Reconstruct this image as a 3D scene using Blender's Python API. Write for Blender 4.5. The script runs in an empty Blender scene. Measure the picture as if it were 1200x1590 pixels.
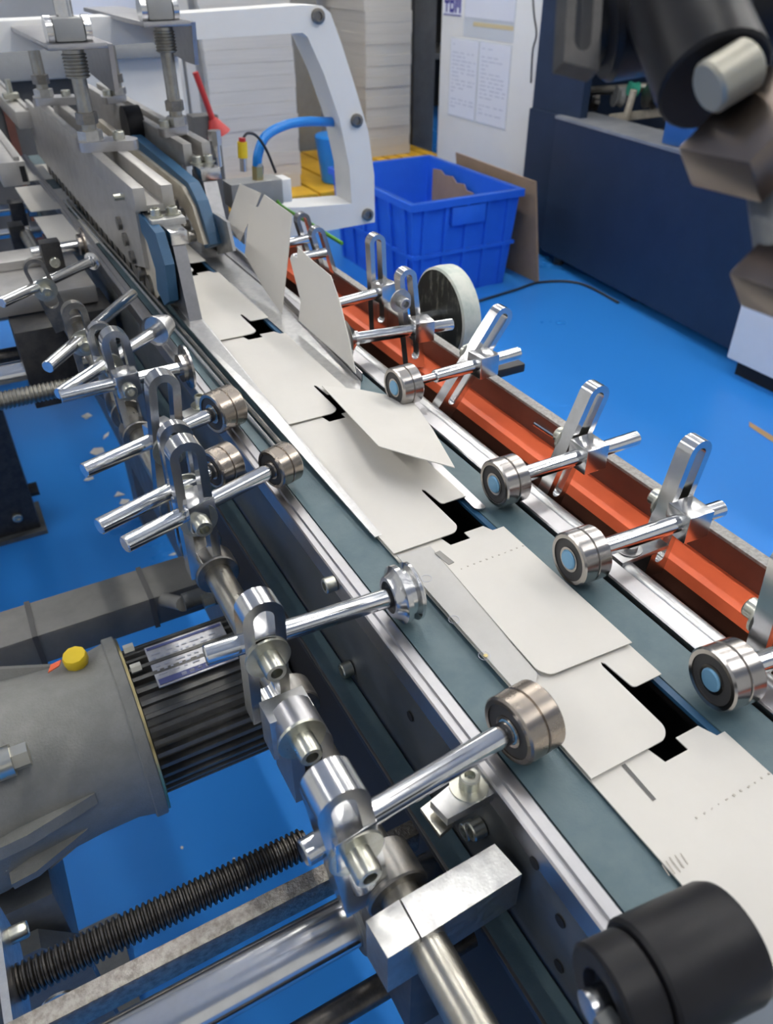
import bpy, bmesh, math, random
from mathutils import Vector, Matrix
random.seed(7)
scene = bpy.context.scene
col = scene.collection
V = Vector
# ------------------------------------------------------------------ camera
FOC = 1197.0
CAM = V((0.0, 0.0, 1.25))
_d = V((-807.0, -868.0, FOC)).normalized()          # world +Y (upstream) seen from the camera
_n = V((0.0, FOC, 868.0)).normalized()              # world down
_x = _n.cross(_d)
if _x.x < 0: _x = -_x
ROT = Matrix((_x, _d, -_n))                         # camera (right, down, forward) -> world
cd = bpy.data.cameras.new('camera'); cam = bpy.data.objects.new('camera', cd); col.objects.link(cam)
cd.sensor_fit = 'HORIZONTAL'; cd.sensor_width = 36.0; cd.lens = 36.0 * FOC / 1200.0
cd.clip_start = 0.01; cd.clip_end = 60
_r = ROT @ V((1, 0, 0)); _u = ROT @ V((0, -1, 0)); _b = ROT @ V((0, 0, -1))
cam.matrix_world = Matrix(((_r.x, _u.x, _b.x, CAM.x), (_r.y, _u.y, _b.y, CAM.y), (_r.z, _u.z, _b.z, CAM.z), (0, 0, 0, 1)))
cd.dof.use_dof = True; cd.dof.focus_distance = 0.56; cd.dof.aperture_fstop = 16.0
scene.camera = cam
# ------------------------------------------------------------------ world, exposure
w = bpy.data.worlds.new('hall_light'); scene.world = w; w.use_nodes = True
w.node_tree.nodes['Background'].inputs[0].default_value = (0.96, 0.98, 1.0, 1)
w.node_tree.nodes['Background'].inputs[1].default_value = 0.55
scene.view_settings.view_transform = 'Standard'; scene.view_settings.look = 'None'
scene.view_settings.exposure = 0.0; scene.view_settings.gamma = 1.0; scene.view_settings.use_curve_mapping = False
LAMP_POWER = 38.0

# ------------------------------------------------------------------ measuring helpers (photo 1200x1590)
def ray(x, y): return ROT @ V(((x - 600) / FOC, (y - 795) / FOC, 1.0))
def PZ(x, y, z): r = ray(x, y); return CAM + r * ((z - CAM.z) / r.z)
def PX(x, y, X): r = ray(x, y); return CAM + r * (X / r.x)
def PY(x, y, Y): r = ray(x, y); return CAM + r * (Y / r.y)
def PD(x, y, d): return CAM + ray(x, y) * d
def PP(x, y, p, n): r = ray(x, y); return CAM + r * ((V(p) - CAM).dot(V(n)) / r.dot(V(n)))

# ------------------------------------------------------------------ materials
MATS = {}
def mat(name, c, rough=0.5, metal=0.0, c2=None, scale=30.0, amt=0.5, bump=0.0, bscale=None, rvar=0.0, stretch=None, spec=None, coat=0.0, lo=0.4, hi=0.65):
    m = bpy.data.materials.new(name); m.use_nodes = True; nt = m.node_tree; N = nt.nodes; L = nt.links
    b = N['Principled BSDF']
    b.inputs['Base Color'].default_value = (*c, 1); b.inputs['Roughness'].default_value = rough; b.inputs['Metallic'].default_value = metal
    if spec is not None: b.inputs['Specular IOR Level'].default_value = spec
    if coat: b.inputs['Coat Weight'].default_value = coat; b.inputs['Coat Roughness'].default_value = 0.15
    if c2 or bump or rvar:
        tc = N.new('ShaderNodeTexCoord'); mp = N.new('ShaderNodeMapping'); L.new(tc.outputs['Object'], mp.inputs[0])
        if stretch: mp.inputs['Scale'].default_value = stretch
        no = N.new('ShaderNodeTexNoise'); no.inputs['Scale'].default_value = scale; no.inputs['Detail'].default_value = 6; no.inputs['Roughness'].default_value = 0.65
        L.new(mp.outputs[0], no.inputs['Vector'])
        if c2:
            rp = N.new('ShaderNodeValToRGB'); rp.color_ramp.elements[0].position = lo; rp.color_ramp.elements[1].position = hi
            rp.color_ramp.elements[0].color = (*c, 1)
            rp.color_ramp.elements[1].color = tuple(c[i] + (c2[i] - c[i]) * amt for i in range(3)) + (1,)
            L.new(no.outputs[0], rp.inputs[0]); L.new(rp.outputs[0], b.inputs['Base Color'])
        if rvar:
            mr = N.new('ShaderNodeMapRange'); mr.inputs['From Min'].default_value = 0.3; mr.inputs['From Max'].default_value = 0.7
            mr.inputs['To Min'].default_value = max(0.03, rough - rvar); mr.inputs['To Max'].default_value = rough + rvar
            L.new(no.outputs[0], mr.inputs[0]); L.new(mr.outputs[0], b.inputs['Roughness'])
        if bump:
            n2 = N.new('ShaderNodeTexNoise'); n2.inputs['Scale'].default_value = bscale or scale * 4; n2.inputs['Detail'].default_value = 4
            L.new(mp.outputs[0], n2.inputs['Vector'])
            bp = N.new('ShaderNodeBump'); bp.inputs['Strength'].default_value = bump; bp.inputs['Distance'].default_value = 0.001
            L.new(n2.outputs[0], bp.inputs['Height']); L.new(bp.outputs[0], b.inputs['Normal'])
    MATS[name] = m; return m
def emit(name, c, s):
    m = bpy.data.materials.new(name); m.use_nodes = True; b = m.node_tree.nodes['Principled BSDF']
    b.inputs['Base Color'].default_value = (*c, 1); b.inputs['Emission Color'].default_value = (*c, 1); b.inputs['Emission Strength'].default_value = s
    MATS[name] = m; return m
mat('chrome', (0.70, 0.70, 0.70), 0.19, 1, (0.52, 0.51, 0.49), 50, 0.4, rvar=0.04)
mat('rodsteel', (0.72, 0.73, 0.74), 0.16, 1, (0.55, 0.55, 0.55), 80, 0.5, rvar=0.05)
mat('polished', (0.47, 0.465, 0.475), 0.34, 1, (0.40, 0.395, 0.405), 60, 0.5, rvar=0.03)
mat('brushed', (0.56, 0.56, 0.55), 0.36, 1, (0.42, 0.42, 0.42), 120, 0.6, bump=0.1, bscale=600, rvar=0.08)
mat('alu', (0.52, 0.505, 0.48), 0.42, 0.8, (0.44, 0.425, 0.40), 40, 0.6, rvar=0.06)
mat('darksteel', (0.20, 0.195, 0.185), 0.38, 1, (0.36, 0.33, 0.29), 70, 0.7, rvar=0.1)
mat('tubesteel', (0.40, 0.385, 0.34), 0.34, 1, (0.30, 0.28, 0.24), 60, 0.7, rvar=0.08)
mat('bearing', (0.42, 0.40, 0.385), 0.22, 1, (0.36, 0.335, 0.31), 30, 0.6, rvar=0.03)
mat('bronzed', (0.37, 0.325, 0.28), 0.27, 1, (0.29, 0.25, 0.215), 30, 0.6, rvar=0.03)
mat('seal', (0.03, 0.03, 0.032), 0.55)
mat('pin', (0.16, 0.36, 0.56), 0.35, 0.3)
mat('zinc', (0.60, 0.60, 0.53), 0.32, 1, (0.46, 0.45, 0.36), 100, 0.6, rvar=0.06)
mat('blacksteel', (0.03, 0.03, 0.032), 0.45, 0.3, (0.07, 0.065, 0.06), 60, 0.7)
mat('plate', (0.075, 0.082, 0.085), 0.42, 0.3, (0.13, 0.135, 0.135), 25, 0.7, rvar=0.1)
mat('teal', (0.065, 0.115, 0.135), 0.5, 0, (0.10, 0.15, 0.165), 35, 0.8, bump=0.1, bscale=700)
mat('bluebelt', (0.018, 0.08, 0.165), 0.5, 0, (0.024, 0.095, 0.19), 30, 0.7)
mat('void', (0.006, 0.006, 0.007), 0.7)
mat('screw', (0.115, 0.105, 0.095), 0.36, 0.9, (0.06, 0.055, 0.05), 120, 0.8)
mat('cast', (0.215, 0.215, 0.20), 0.5, 0.2, (0.25, 0.25, 0.235), 60, 0.8, bump=0.5, bscale=420)
mat('castdark', (0.105, 0.112, 0.115), 0.5, 0.25, (0.14, 0.145, 0.145), 60, 0.8, bump=0.3, bscale=420)
mat('fin', (0.14, 0.138, 0.13), 0.42, 0.6, (0.19, 0.185, 0.17), 60, 0.8)
mat('roughbar', (0.42, 0.39, 0.35), 0.5, 1, (0.2, 0.18, 0.16), 200, 0.8, bump=0.7, bscale=500)
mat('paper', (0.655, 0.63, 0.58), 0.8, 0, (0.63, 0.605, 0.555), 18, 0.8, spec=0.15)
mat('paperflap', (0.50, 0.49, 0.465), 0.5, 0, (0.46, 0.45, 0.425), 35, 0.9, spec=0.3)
mat('slitgrey', (0.26, 0.25, 0.23), 0.7)
mat('ink', (0.47, 0.43, 0.375), 0.8)
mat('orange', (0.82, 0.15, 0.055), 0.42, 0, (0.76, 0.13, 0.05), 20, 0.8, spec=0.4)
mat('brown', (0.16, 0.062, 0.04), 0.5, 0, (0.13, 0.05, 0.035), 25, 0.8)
mat('greyedge', (0.36, 0.35, 0.33), 0.6, 0.2, (0.22, 0.21, 0.2), 260, 0.9)
mat('floor', (0.022, 0.20, 0.62), 0.30, 0, (0.030, 0.225, 0.66), 0.9, 0.9, rvar=0.05, lo=0.2, hi=0.85, spec=0.45)
mat('white', (0.86, 0.855, 0.83), 0.38, 0, (0.83, 0.825, 0.80), 12, 0.8)
mat('offwhite', (0.80, 0.795, 0.76), 0.5, 0, (0.77, 0.765, 0.73), 6, 0.8)
mat('wall', (0.55, 0.55, 0.53), 0.7, 0, (0.5, 0.5, 0.48), 4, 0.8)
mat('ceil', (0.62, 0.62, 0.61), 0.8, 0, (0.57, 0.57, 0.56), 4, 0.8)
mat('navy', (0.014, 0.028, 0.062), 0.42, 0, (0.018, 0.034, 0.072), 8, 0.8, spec=0.35)
mat('ledge', (0.24, 0.255, 0.28), 0.4, 0.3, (0.34, 0.355, 0.37), 9, 0.8)
mat('crate', (0.018, 0.125, 0.66), 0.38, 0, (0.022, 0.14, 0.71), 10, 0.8, spec=0.4)
mat('cardboard', (0.34, 0.235, 0.15), 0.85, 0, (0.29, 0.2, 0.125), 14, 0.8)
mat('greyboard', (0.64, 0.615, 0.565), 0.85, 0, (0.56, 0.54, 0.495), 3, 0.8, stretch=(1, 1, 60))
mat('yellow', (0.70, 0.40, 0.02), 0.5, 0, (0.55, 0.30, 0.02), 10, 0.8)
mat('yellowcap', (0.78, 0.56, 0.02), 0.4)
mat('red', (0.45, 0.03, 0.03), 0.5)
mat('orangetag', (0.80, 0.14, 0.05), 0.6)
mat('rubber', (0.010, 0.010, 0.012), 0.42, 0, (0.018, 0.018, 0.02), 30, 0.7, rvar=0.05, spec=0.22)
mat('bladesteel', (0.27, 0.27, 0.28), 0.40, 0.9, (0.22, 0.22, 0.23), 60, 0.7, rvar=0.06)
mat('cable', (0.02, 0.02, 0.022), 0.5)
mat('duct', (0.21, 0.205, 0.19), 0.5, 0, (0.16, 0.155, 0.145), 20, 0.8)
mat('hose', (0.01, 0.22, 0.68), 0.3, spec=0.5)
mat('brass', (0.55, 0.45, 0.22), 0.3, 1)
mat('nickel', (0.62, 0.6, 0.52), 0.3, 1)
mat('cream', (0.55, 0.50, 0.41), 0.5, 0.2, (0.4, 0.36, 0.29), 40, 0.8)
mat('greypaint', (0.30, 0.305, 0.30), 0.45, 0, (0.26, 0.265, 0.26), 20, 0.8)
mat('darkgrey', (0.09, 0.088, 0.085), 0.6, 0, (0.12, 0.118, 0.115), 10, 0.8)
mat('sheet', (0.72, 0.74, 0.80), 0.5)
mat('sleeve', (0.60, 0.63, 0.66), 0.25)
mat('print', (0.50, 0.52, 0.60), 0.7)
mat('tape', (0.62, 0.52, 0.30), 0.6)
mat('logo', (0.07, 0.06, 0.28), 0.6)
mat('platealu', (0.66, 0.66, 0.68), 0.35, 0.6, (0.5, 0.5, 0.52), 90, 0.8)
mat('plateink', (0.10, 0.12, 0.30), 0.5)
mat('rollside', (0.035, 0.04, 0.032), 0.4, 0, (0.40, 0.40, 0.33), 38, 0.9, lo=0.52, hi=0.8, stretch=(1, 3, 1))
mat('rolltape', (0.66, 0.68, 0.60), 0.6, 0, (0.45, 0.52, 0.46), 40, 0.8)
mat('green', (0.10, 0.32, 0.03), 0.5)
mat('mint', (0.05, 0.42, 0.28), 0.5)
mat('toolblue', (0.02, 0.10, 0.32), 0.35)
mat('cooler', (0.62, 0.66, 0.72), 0.35)
mat('floormark', (0.40, 0.24, 0.10), 0.6)
mat('slate', (0.10, 0.125, 0.16), 0.55)
mat('putty', (0.40, 0.385, 0.32), 0.45, 0.6)
mat('warmblock', (0.21, 0.175, 0.155), 0.28, 1, (0.18, 0.15, 0.13), 40, 0.6)  # chrome blocks near the lens: brown reflection put into the base colour
emit('tubeglow', (1.0, 0.97, 0.92), LAMP_POWER)

# ------------------------------------------------------------------ mesh helpers
def NB(): return bmesh.new()
def box(bm, lo, hi, bev=0.0, M=None):
    x0, y0, z0 = lo; x1, y1, z1 = hi
    t = bmesh.new()
    vs = [t.verts.new(p) for p in ((x0, y0, z0), (x1, y0, z0), (x1, y1, z0), (x0, y1, z0), (x0, y0, z1), (x1, y0, z1), (x1, y1, z1), (x0, y1, z1))]
    for f in ((3, 2, 1, 0), (4, 5, 6, 7), (0, 1, 5, 4), (1, 2, 6, 5), (2, 3, 7, 6), (3, 0, 4, 7)): t.faces.new([vs[i] for i in f])
    if bev: bmesh.ops.bevel(t, geom=list(t.edges), offset=bev, segments=2, affect='EDGES', profile=0.6)
    if M is not None: bmesh.ops.transform(t, matrix=M, verts=t.verts)
    join(bm, t); return bm
def join(bm, t):
    mp = {v: bm.verts.new(v.co) for v in t.verts}
    for f in t.faces:
        try: bm.faces.new([mp[v] for v in f.verts])
        except ValueError: pass
    t.free()
def frame(o, d, up=(0, 0, 1)):
    """matrix whose local Z runs along d at o"""
    z = V(d).normalized(); u = V(up)
    if abs(z.dot(u)) > 0.98: u = V((0, 1, 0))
    x = u.cross(z).normalized(); y = z.cross(x)
    return Matrix(((x.x, y.x, z.x, o[0]), (x.y, y.y, z.y, o[1]), (x.z, y.z, z.z, o[2]), (0, 0, 0, 1)))
def lathe(bm, o, d, prof, n=28, closed=False):
    M = frame(o, d); rings = []
    for r, t in prof:
        if r < 1e-7: rings.append([bm.verts.new(M @ V((0, 0, t)))])
        else: rings.append([bm.verts.new(M @ V((r * math.cos(2 * math.pi * i / n), r * math.sin(2 * math.pi * i / n), t))) for i in range(n)])
    pairs = list(zip(rings, rings[1:])) + ([(rings[-1], rings[0])] if closed else [])
    for a, b in pairs:
        if len(a) == 1 and len(b) == 1: continue
        for i in range(n):
            j = (i + 1) % n
            if len(a) == 1: bm.faces.new((a[0], b[i], b[j]))
            elif len(b) == 1: bm.faces.new((a[i], b[0], a[j]))
            else: bm.faces.new((a[i], b[i], b[j], a[j]))
    return bm
def cyl(bm, a, b, r, n=24, ch=0.0, r2=None):
    a = V(a); b = V(b); L = (b - a).length; r2 = r if r2 is None else r2
    if ch: pr = [(0, 0), (r - ch, 0), (r, ch), (r2, L - ch), (r2 - ch, L), (0, L)]
    else: pr = [(0, 0), (r, 0), (r2, L), (0, L)]
    return lathe(bm, a, b - a, pr, n)
def tube(bm, pts, r, n=12):
    pts = [V(p) for p in pts]; rings = []; prev = None
    for i, p in enumerate(pts):
        t = (pts[min(i + 1, len(pts) - 1)] - pts[max(i - 1, 0)]).normalized()
        u = prev if prev is not None else (V((0, 0, 1)) if abs(t.z) < 0.9 else V((1, 0, 0)))
        x = (u - t * u.dot(t)).normalized(); y = t.cross(x); prev = x
        rings.append([bm.verts.new(p + (x * math.cos(2 * math.pi * k / n) + y * math.sin(2 * math.pi * k / n)) * r) for k in range(n)])
    for a, b in zip(rings, rings[1:]):
        for k in range(n): bm.faces.new((a[k], a[(k + 1) % n], b[(k + 1) % n], b[k]))
    bm.faces.new(rings[0][::-1]); bm.faces.new(rings[-1]); return bm
def smooth_path(pts, n=8):
    pts = [V(p) for p in pts]; out = []
    P = [pts[0]] + pts + [pts[-1]]
    for i in range(1, len(P) - 2):
        for k in range(n):
            t = k / n; a, b, c, d = P[i - 1], P[i], P[i + 1], P[i + 2]
            out.append(0.5 * ((2 * b) + (c - a) * t + (2 * a - 5 * b + 4 * c - d) * t * t + (3 * b - a - 3 * c + d) * t ** 3))
    out.append(pts[-1]); return out
def prism(bm, pts, off):
    """polygon (list of 3-D points) swept by the vector off"""
    off = V(off); a = [bm.verts.new(V(p)) for p in pts]; b = [bm.verts.new(V(p) + off) for p in pts]
    bm.faces.new(a); bm.faces.new(b[::-1]); n = len(pts)
    for i in range(n): bm.faces.new((a[i], b[i], b[(i + 1) % n], a[(i + 1) % n]))
    return bm
def run_y(bm, sec, y0, y1): return prism(bm, [(x, y0, z) for x, z in sec], (0, y1 - y0, 0))
def run_x(bm, sec, x0, x1): return prism(bm, [(x0, y, z) for y, z in sec], (x1 - x0, 0, 0))
def round_corners(pts, rad):
    """2-D polygon with per-corner radii"""
    out = []; n = len(pts)
    for i in range(n):
        p = V(pts[i]); a = V(pts[i - 1]); b = V(pts[(i + 1) % n]); r = rad[i] if isinstance(rad, (list, tuple)) else rad
        if r <= 0: out.append(tuple(p)); continue
        da = (a - p); db = (b - p); r = min(r, da.length * 0.45, db.length * 0.45)
        p0 = p + da.normalized() * r; p2 = p + db.normalized() * r
        for k in range(6):
            t = k / 5; q = p0 * (1 - t) ** 2 + p * 2 * t * (1 - t) + p2 * t * t; out.append(tuple(q))
    return out
def slotbar(bm, M, W, T, H, slot, s0, s1, n=10):
    """upright slotted bar, round top: local X width, Y thickness, Z up from 0 to H; slot from s0 to s1"""
    R = W / 2; r = slot / 2
    def loop(rad, zb, zt, flat=False):
        L = []
        for k in range(n + 1):
            a = math.pi * k / n; L.append((rad * math.cos(a), zt + rad * math.sin(a)))
        for k in range(n + 1):
            a = math.pi + math.pi * k / n
            if flat: q = (rad * max(-1, min(1, 1.5 * math.cos(a))), zb)
            else: q = (rad * math.cos(a), zb + rad * math.sin(a))
            L.append(q)
        return L
    o = loop(R, 0, H - R, True); i = loop(r, s0 + r, s1 - r)
    def vs(l, y): return [bm.verts.new(M @ V((x, y, z))) for x, z in l]
    of, ob, jf, jb = vs(o, -T / 2), vs(o, T / 2), vs(i, -T / 2), vs(i, T / 2); m = len(o)
    for k in range(m):
        j = (k + 1) % m
        bm.faces.new((of[k], of[j], jf[j], jf[k])); bm.faces.new((ob[j], ob[k], jb[k], jb[j]))
        bm.faces.new((of[j], of[k], ob[k], ob[j])); bm.faces.new((jf[k], jf[j], jb[j], jb[k]))
    return bm

ORG = {}
def build(name, bm, m, parent=None, origin=None, smooth=True, ang=35):
    bmesh.ops.remove_doubles(bm, verts=bm.verts, dist=1e-6)
    bmesh.ops.recalc_face_normals(bm, faces=bm.faces)
    if parent is not None: o0 = ORG[parent.name]
    else:
        if origin is None:
            xs = [v.co for v in bm.verts]
            origin = V(((min(c.x for c in xs) + max(c.x for c in xs)) / 2, (min(c.y for c in xs) + max(c.y for c in xs)) / 2, min(c.z for c in xs)))
        o0 = V(origin)
    for v in bm.verts: v.co -= o0
    me = bpy.data.meshes.new(name); bm.to_mesh(me); bm.free()
    if smooth:
        for p in me.polygons: p.use_smooth = True
        me.set_sharp_from_angle(angle=math.radians(ang))
    me.materials.append(MATS[m])
    ob = bpy.data.objects.new(name, me); col.objects.link(ob)
    if parent is not None: ob.parent = parent
    else: ob.location = o0
    ORG[ob.name] = o0
    return ob
def tag(o, label, cat, group=None, kind=None):
    if label: o['label'] = label
    if cat: o['category'] = cat
    if group: o['group'] = group
    if kind: o['kind'] = kind
    return o
def thing(name, label, cat, loc, group=None):
    o = bpy.data.objects.new(name, None); col.objects.link(o); o.location = V(loc); o.empty_display_size = 0.02
    ORG[o.name] = V(loc); return tag(o, label, cat, group)
def struct(name, bm, m, label=None):
    o = build(name, bm, m); o['kind'] = 'structure'
    if label: o['label'] = label
    return o
def B(lo, hi, bev=0.0, M=None): return box(NB(), lo, hi, bev, M)
def C(a, b, r, n=24, ch=0.0, r2=None): return cyl(NB(), a, b, r, n, ch, r2)
def obox(c, ax, ay, az, s, bev=0.0):
    """oriented box: centre c, axes, full sizes s"""
    ax, ay, az = V(ax).normalized(), V(ay).normalized(), V(az).normalized()
    M = Matrix(((ax.x, ay.x, az.x, c[0]), (ax.y, ay.y, az.y, c[1]), (ax.z, ay.z, az.z, c[2]), (0, 0, 0, 1)))
    return box(NB(), (-s[0] / 2, -s[1] / 2, -s[2] / 2), (s[0] / 2, s[1] / 2, s[2] / 2), bev, M)
def capscrew(parent, c, d, r=0.006, h=0.011, m='zinc', washer=None, wt=0.0018, name='cap_screw', n=22):
    """socket head cap screw, head base at c, pointing along d, optional washer"""
    d = V(d).normalized(); c = V(c)
    bm = NB(); lathe(bm, c, d, [(0, 0), (r, 0), (r, h * 0.9), (r * 0.88, h), (r * 0.55, h)], n)
    M = frame(c, d); k = 6; R = r * 0.55
    lathe(bm, c, d, [(r * 0.55, h), (r * 0.5, h * 0.45), (0, h * 0.45)], n)
    s = build(name, bm, m, parent)
    if washer:
        wb = NB(); lathe(wb, c, d, [(0, -wt), (washer, -wt), (washer, 0), (0, 0)], 32); build('washer', wb, m, s)
    return s

Z0 = 0.90   # belt height
# ------------------------------------------------------------------ the setting
struct('floor', B((-6, -5, -0.05), (8, 9, 0.0)), 'floor')
struct('wall_back', B((-6, 8.0, 0), (8, 8.15, 4.2)), 'wall')
struct('wall_right', B((6.6, -5, 0), (6.75, 8, 4.2)), 'wall')
struct('ceiling', B((-6, -5, 4.2), (8, 9, 4.3)), 'ceil')
li = 0
for yy in (-0.6, 1.2, 3.0, 4.8):
    for xx in (-2.2, 0.75, 2.3, 3.9):
        t = thing('ceiling_lamp', 'long white tube lamp hung under the hall ceiling', 'lamp', (xx, yy, 3.3), 'tube lamps under the hall ceiling')
        build('housing', B((xx - 0.09, yy - 0.62, 3.36), (xx + 0.09, yy + 0.62, 3.41)), 'white', t)
        build('tube', C((xx, yy - 0.6, 3.325), (xx, yy + 0.6, 3.325), 0.045, 12), 'tubeglow', t)
        for sy in (-0.5, 0.5): build('hanger', C((xx, yy + sy, 3.41), (xx, yy + sy, 4.2), 0.004, 6), 'darkgrey', t)

# ------------------------------------------------------------------ the conveyor: left carrier
YA, YB = -0.12, 1.95
t = thing('belt_carrier', 'polished steel rail and dark side plate along the left conveyor belt', 'conveyor', (0.172, 0.5, 0.78))
build('belt', run_y(NB(), [(0.1805, 0.8955), (0.2145, 0.8955), (0.2145, 0.8925), (0.1805, 0.8925)], YA, YB), 'teal', t)
build('rail', run_y(NB(), [(0.1655, 0.880), (0.1655, 0.8955), (0.1665, 0.8965), (0.1705, 0.8965), (0.1712, 0.8985), (0.1775, 0.8985), (0.1785, 0.8975), (0.1785, 0.880)], YA, YB), 'polished', t)
p = build('side_plate', B((0.166, YA, 0.800), (0.1745, YB, 0.884), 0.0006), 'plate', t)
build('slot_strip', B((0.1640, 0.06, 0.806), (0.1662, 1.2, 0.811)), 'void', p)
for (px, py) in ((545, 1037), (519, 905), (748, 1283)):
    q = PX(px, py, 0.165)
    capscrew(t, q, (-1, 0, -0.0), 0.0058, 0.008, 'zinc')
for (px, py) in ((637, 1112), (830, 1340), (870, 1430), (868, 1500)):
    q = PX(px, py, 0.1655); build('plate_hole', C(q, q + V((-0.0006, 0, 0)), 0.0035, 14), 'void', p)
build('return_belt', B((0.148, YA, 0.8135), (0.1635, YB, 0.8165)), 'teal', t)
build('return_belt_edge', B((0.146, YA, 0.8115), (0.148, YB, 0.8165)), 'cable', t)
# ------------------------------------------------------------------ right carrier
t = thing('belt_carrier', 'polished steel rail beside the dark teal belt under the right press rollers', 'conveyor', (0.345, 0.5, 0.78))
build('belt', run_y(NB(), [(0.2985, 0.8955), (0.3295, 0.8955), (0.3295, 0.8925), (0.2985, 0.8925)], YA, YB), 'teal', t)
build('belt_edge', B((0.2935, YA, 0.892), (0.2982, YB, 0.8948)), 'bluebelt', t)
build('rail', run_y(NB(), [(0.3325, 0.875), (0.3325, 0.8975), (0.3335, 0.8985), (0.3465, 0.8985), (0.3475, 0.8975), (0.3475, 0.875)], YA, YB), 'polished', t)
build('round_bar', C((0.3575, YA, 0.884), (0.3575, YB, 0.884), 0.0095, 24), 'brushed', t)
build('side_plate', B((0.336, YA, 0.802), (0.345, YB, 0.878)), 'blacksteel', t)
# dark bed under the cartons
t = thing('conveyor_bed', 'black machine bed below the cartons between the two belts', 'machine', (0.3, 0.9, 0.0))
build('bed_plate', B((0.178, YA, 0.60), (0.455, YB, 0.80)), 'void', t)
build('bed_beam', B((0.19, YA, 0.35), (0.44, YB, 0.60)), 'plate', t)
for yy in (0.0, 1.8):
    build('leg', B((0.22, yy - 0.05, 0.0), (0.42, yy + 0.05, 0.36)), 'plate', t)
# ------------------------------------------------------------------ orange guard tray
t = thing('guard_tray', 'orange painted steel guard channel along the right side of the conveyor', 'guard', (0.44, 0.5, 0.84))
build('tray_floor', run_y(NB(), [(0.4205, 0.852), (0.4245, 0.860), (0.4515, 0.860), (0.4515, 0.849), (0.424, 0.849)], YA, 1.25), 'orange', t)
build('back_wall', B((0.4515, YA, 0.80), (0.4545, 1.25, 0.8835)), 'brown', t)  # brown carries the wall's shade and the tray's orange reflected in it
build('top_flange', B((0.4515, YA, 0.8835), (0.4625, 1.25, 0.8865), 0.0006), 'greyedge', t)
for (px, py, ll) in ((830, 660, 0.05), (1128, 925, 0.0)):
    if ll:
        a = PZ(830, 658, 0.872); b = PZ(890, 697, 0.872)
        build('pin', C(a, b, 0.0022, 10), 'rodsteel', t)

# ------------------------------------------------------------------ cartons
Y0S = [0.008, 0.2235, 0.4365, 0.6470, 0.8600, 1.0970]
def carton_sheet(y0, y1, zd, zu):
    """one carton blank: downstream end at y0, tucked under the next one at y1"""
    dn = [(0.2115, y0 - 0.060), (0.2640, y0 - 0.060), (0.2700, y0 - 0.054), (0.2700, y0 - 0.002), (0.2712, y0 + 0.001), (0.2728, y0 - 0.001), (0.2745, y0 - 0.024), (0.2968, y0 - 0.024)]
    dn = round_corners(dn, [0, 0.006, 0.004, 0, 0, 0, 0.003, 0.0]); 
    up = [(0.2985, y1 - 0.071), (0.2925, y1 - 0.071), (0.2885, y1 - 0.061), (0.2715, y1 - 0.061), (0.2715, y1 - 0.070), (0.2545, y1 - 0.070), (0.2525, y1 - 0.060), (0.248, y1 - 0.030), (0.2115, y1 - 0.030)]
    out = dn + up; T = 0.0008
    f = lambda y: zd + (zu - zd) * max(0, min(1, (y - y0) / (y1 - y0)))
    bm = NB(); vs = [bm.verts.new((x, y, f(y))) for x, y in out]; face = bm.faces.new(vs)
    bmesh.ops.triangulate(bm, faces=[face])
    r = bmesh.ops.extrude_face_region(bm, geom=list(bm.faces)); bmesh.ops.translate(bm, vec=(0, 0, -T), verts=[e for e in r['geom'] if isinstance(e, bmesh.types.BMVert)])
    return bm
CL = ['nearest white carton blank with faint dotted marks beside the black roller', 'white carton blank with grey glue flap between the flanged roller and the right rollers',
      'white carton blank under the lifted flap and its grey shadow', 'white carton blank lying between the two steel guide strips, upstream of the lifted flap',
      'white carton blank beside the foot of the left steel guide blade', 'farthest flat white carton blank between the two guide blades']
cart = []
for k, y0 in enumerate(Y0S):
    y1 = Y0S[k + 1] if k + 1 < len(Y0S) else y0 + 0.23
    t = thing('carton_blank', CL[k], 'carton', (0.255, y0 + 0.05, 0.899), 'carton blanks on the conveyor')
    build('sheet', carton_sheet(y0, y1, 0.9000, 0.8968), 'paper', t, smooth=False)
    cart.append(t)
# slit window and dotted marks on the nearest two
def strip(bm, a, b, wd, z, th=0.0002):
    a = V((a[0], a[1], z)); b = V((b[0], b[1], z)); s = (b - a).cross(V((0, 0, 1))).normalized() * wd / 2
    return prism(bm, [a - s, b - s, b + s, a + s], (0, 0, th))
def sheet_z(x, y, k): 
    y0 = Y0S[k]; y1 = Y0S[k + 1]; return 0.9000 + (0.8968 - 0.9000) * max(0, min(1, (y - y0) / (y1 - y0)))
for k in (0, 1):
    dy = Y0S[k] - 0.008
    zz = sheet_z(0, 0.15 + dy, k) + 0.0001
    if k == 0: build('slit', strip(NB(), (0.2335, 0.163), (0.2325, 0.139), 0.0022, 0.8982, 0.0001), 'darkgrey', cart[k])
    else: build('slit', strip(NB(), (0.2385, 0.361), (0.2405, 0.345), 0.0048, 0.9019, 0.0003), 'slitgrey', cart[k])
    bm = NB()
    for i in range(11):
        x = 0.243 + i * 0.0053; zd = (0.8986 if k == 0 else 0.9021)
        strip(bm, (x, 0.1215 + dy + random.uniform(-.0006, .0006)), (x + random.uniform(.0006, .0018), 0.1215 + dy), random.uniform(0.0006, 0.0014), zd)
    o = build('glue_dots', bm, 'ink', cart[k]); o['kind'] = 'stuff'
bm = NB(); c = PZ(1048, 1340, 0.9005)
for i, a in enumerate((-0.006, -0.003, 0.0, 0.003, 0.006)): strip(bm, (c.x + a, c.y - 0.004 + abs(a) * 0.2), (c.x + a + 0.001, c.y + 0.004 - abs(a) * 0.2), 0.0005, 0.8988)
build('faint_emblem', bm, 'ink', cart[0])['kind'] = 'stuff'
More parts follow.
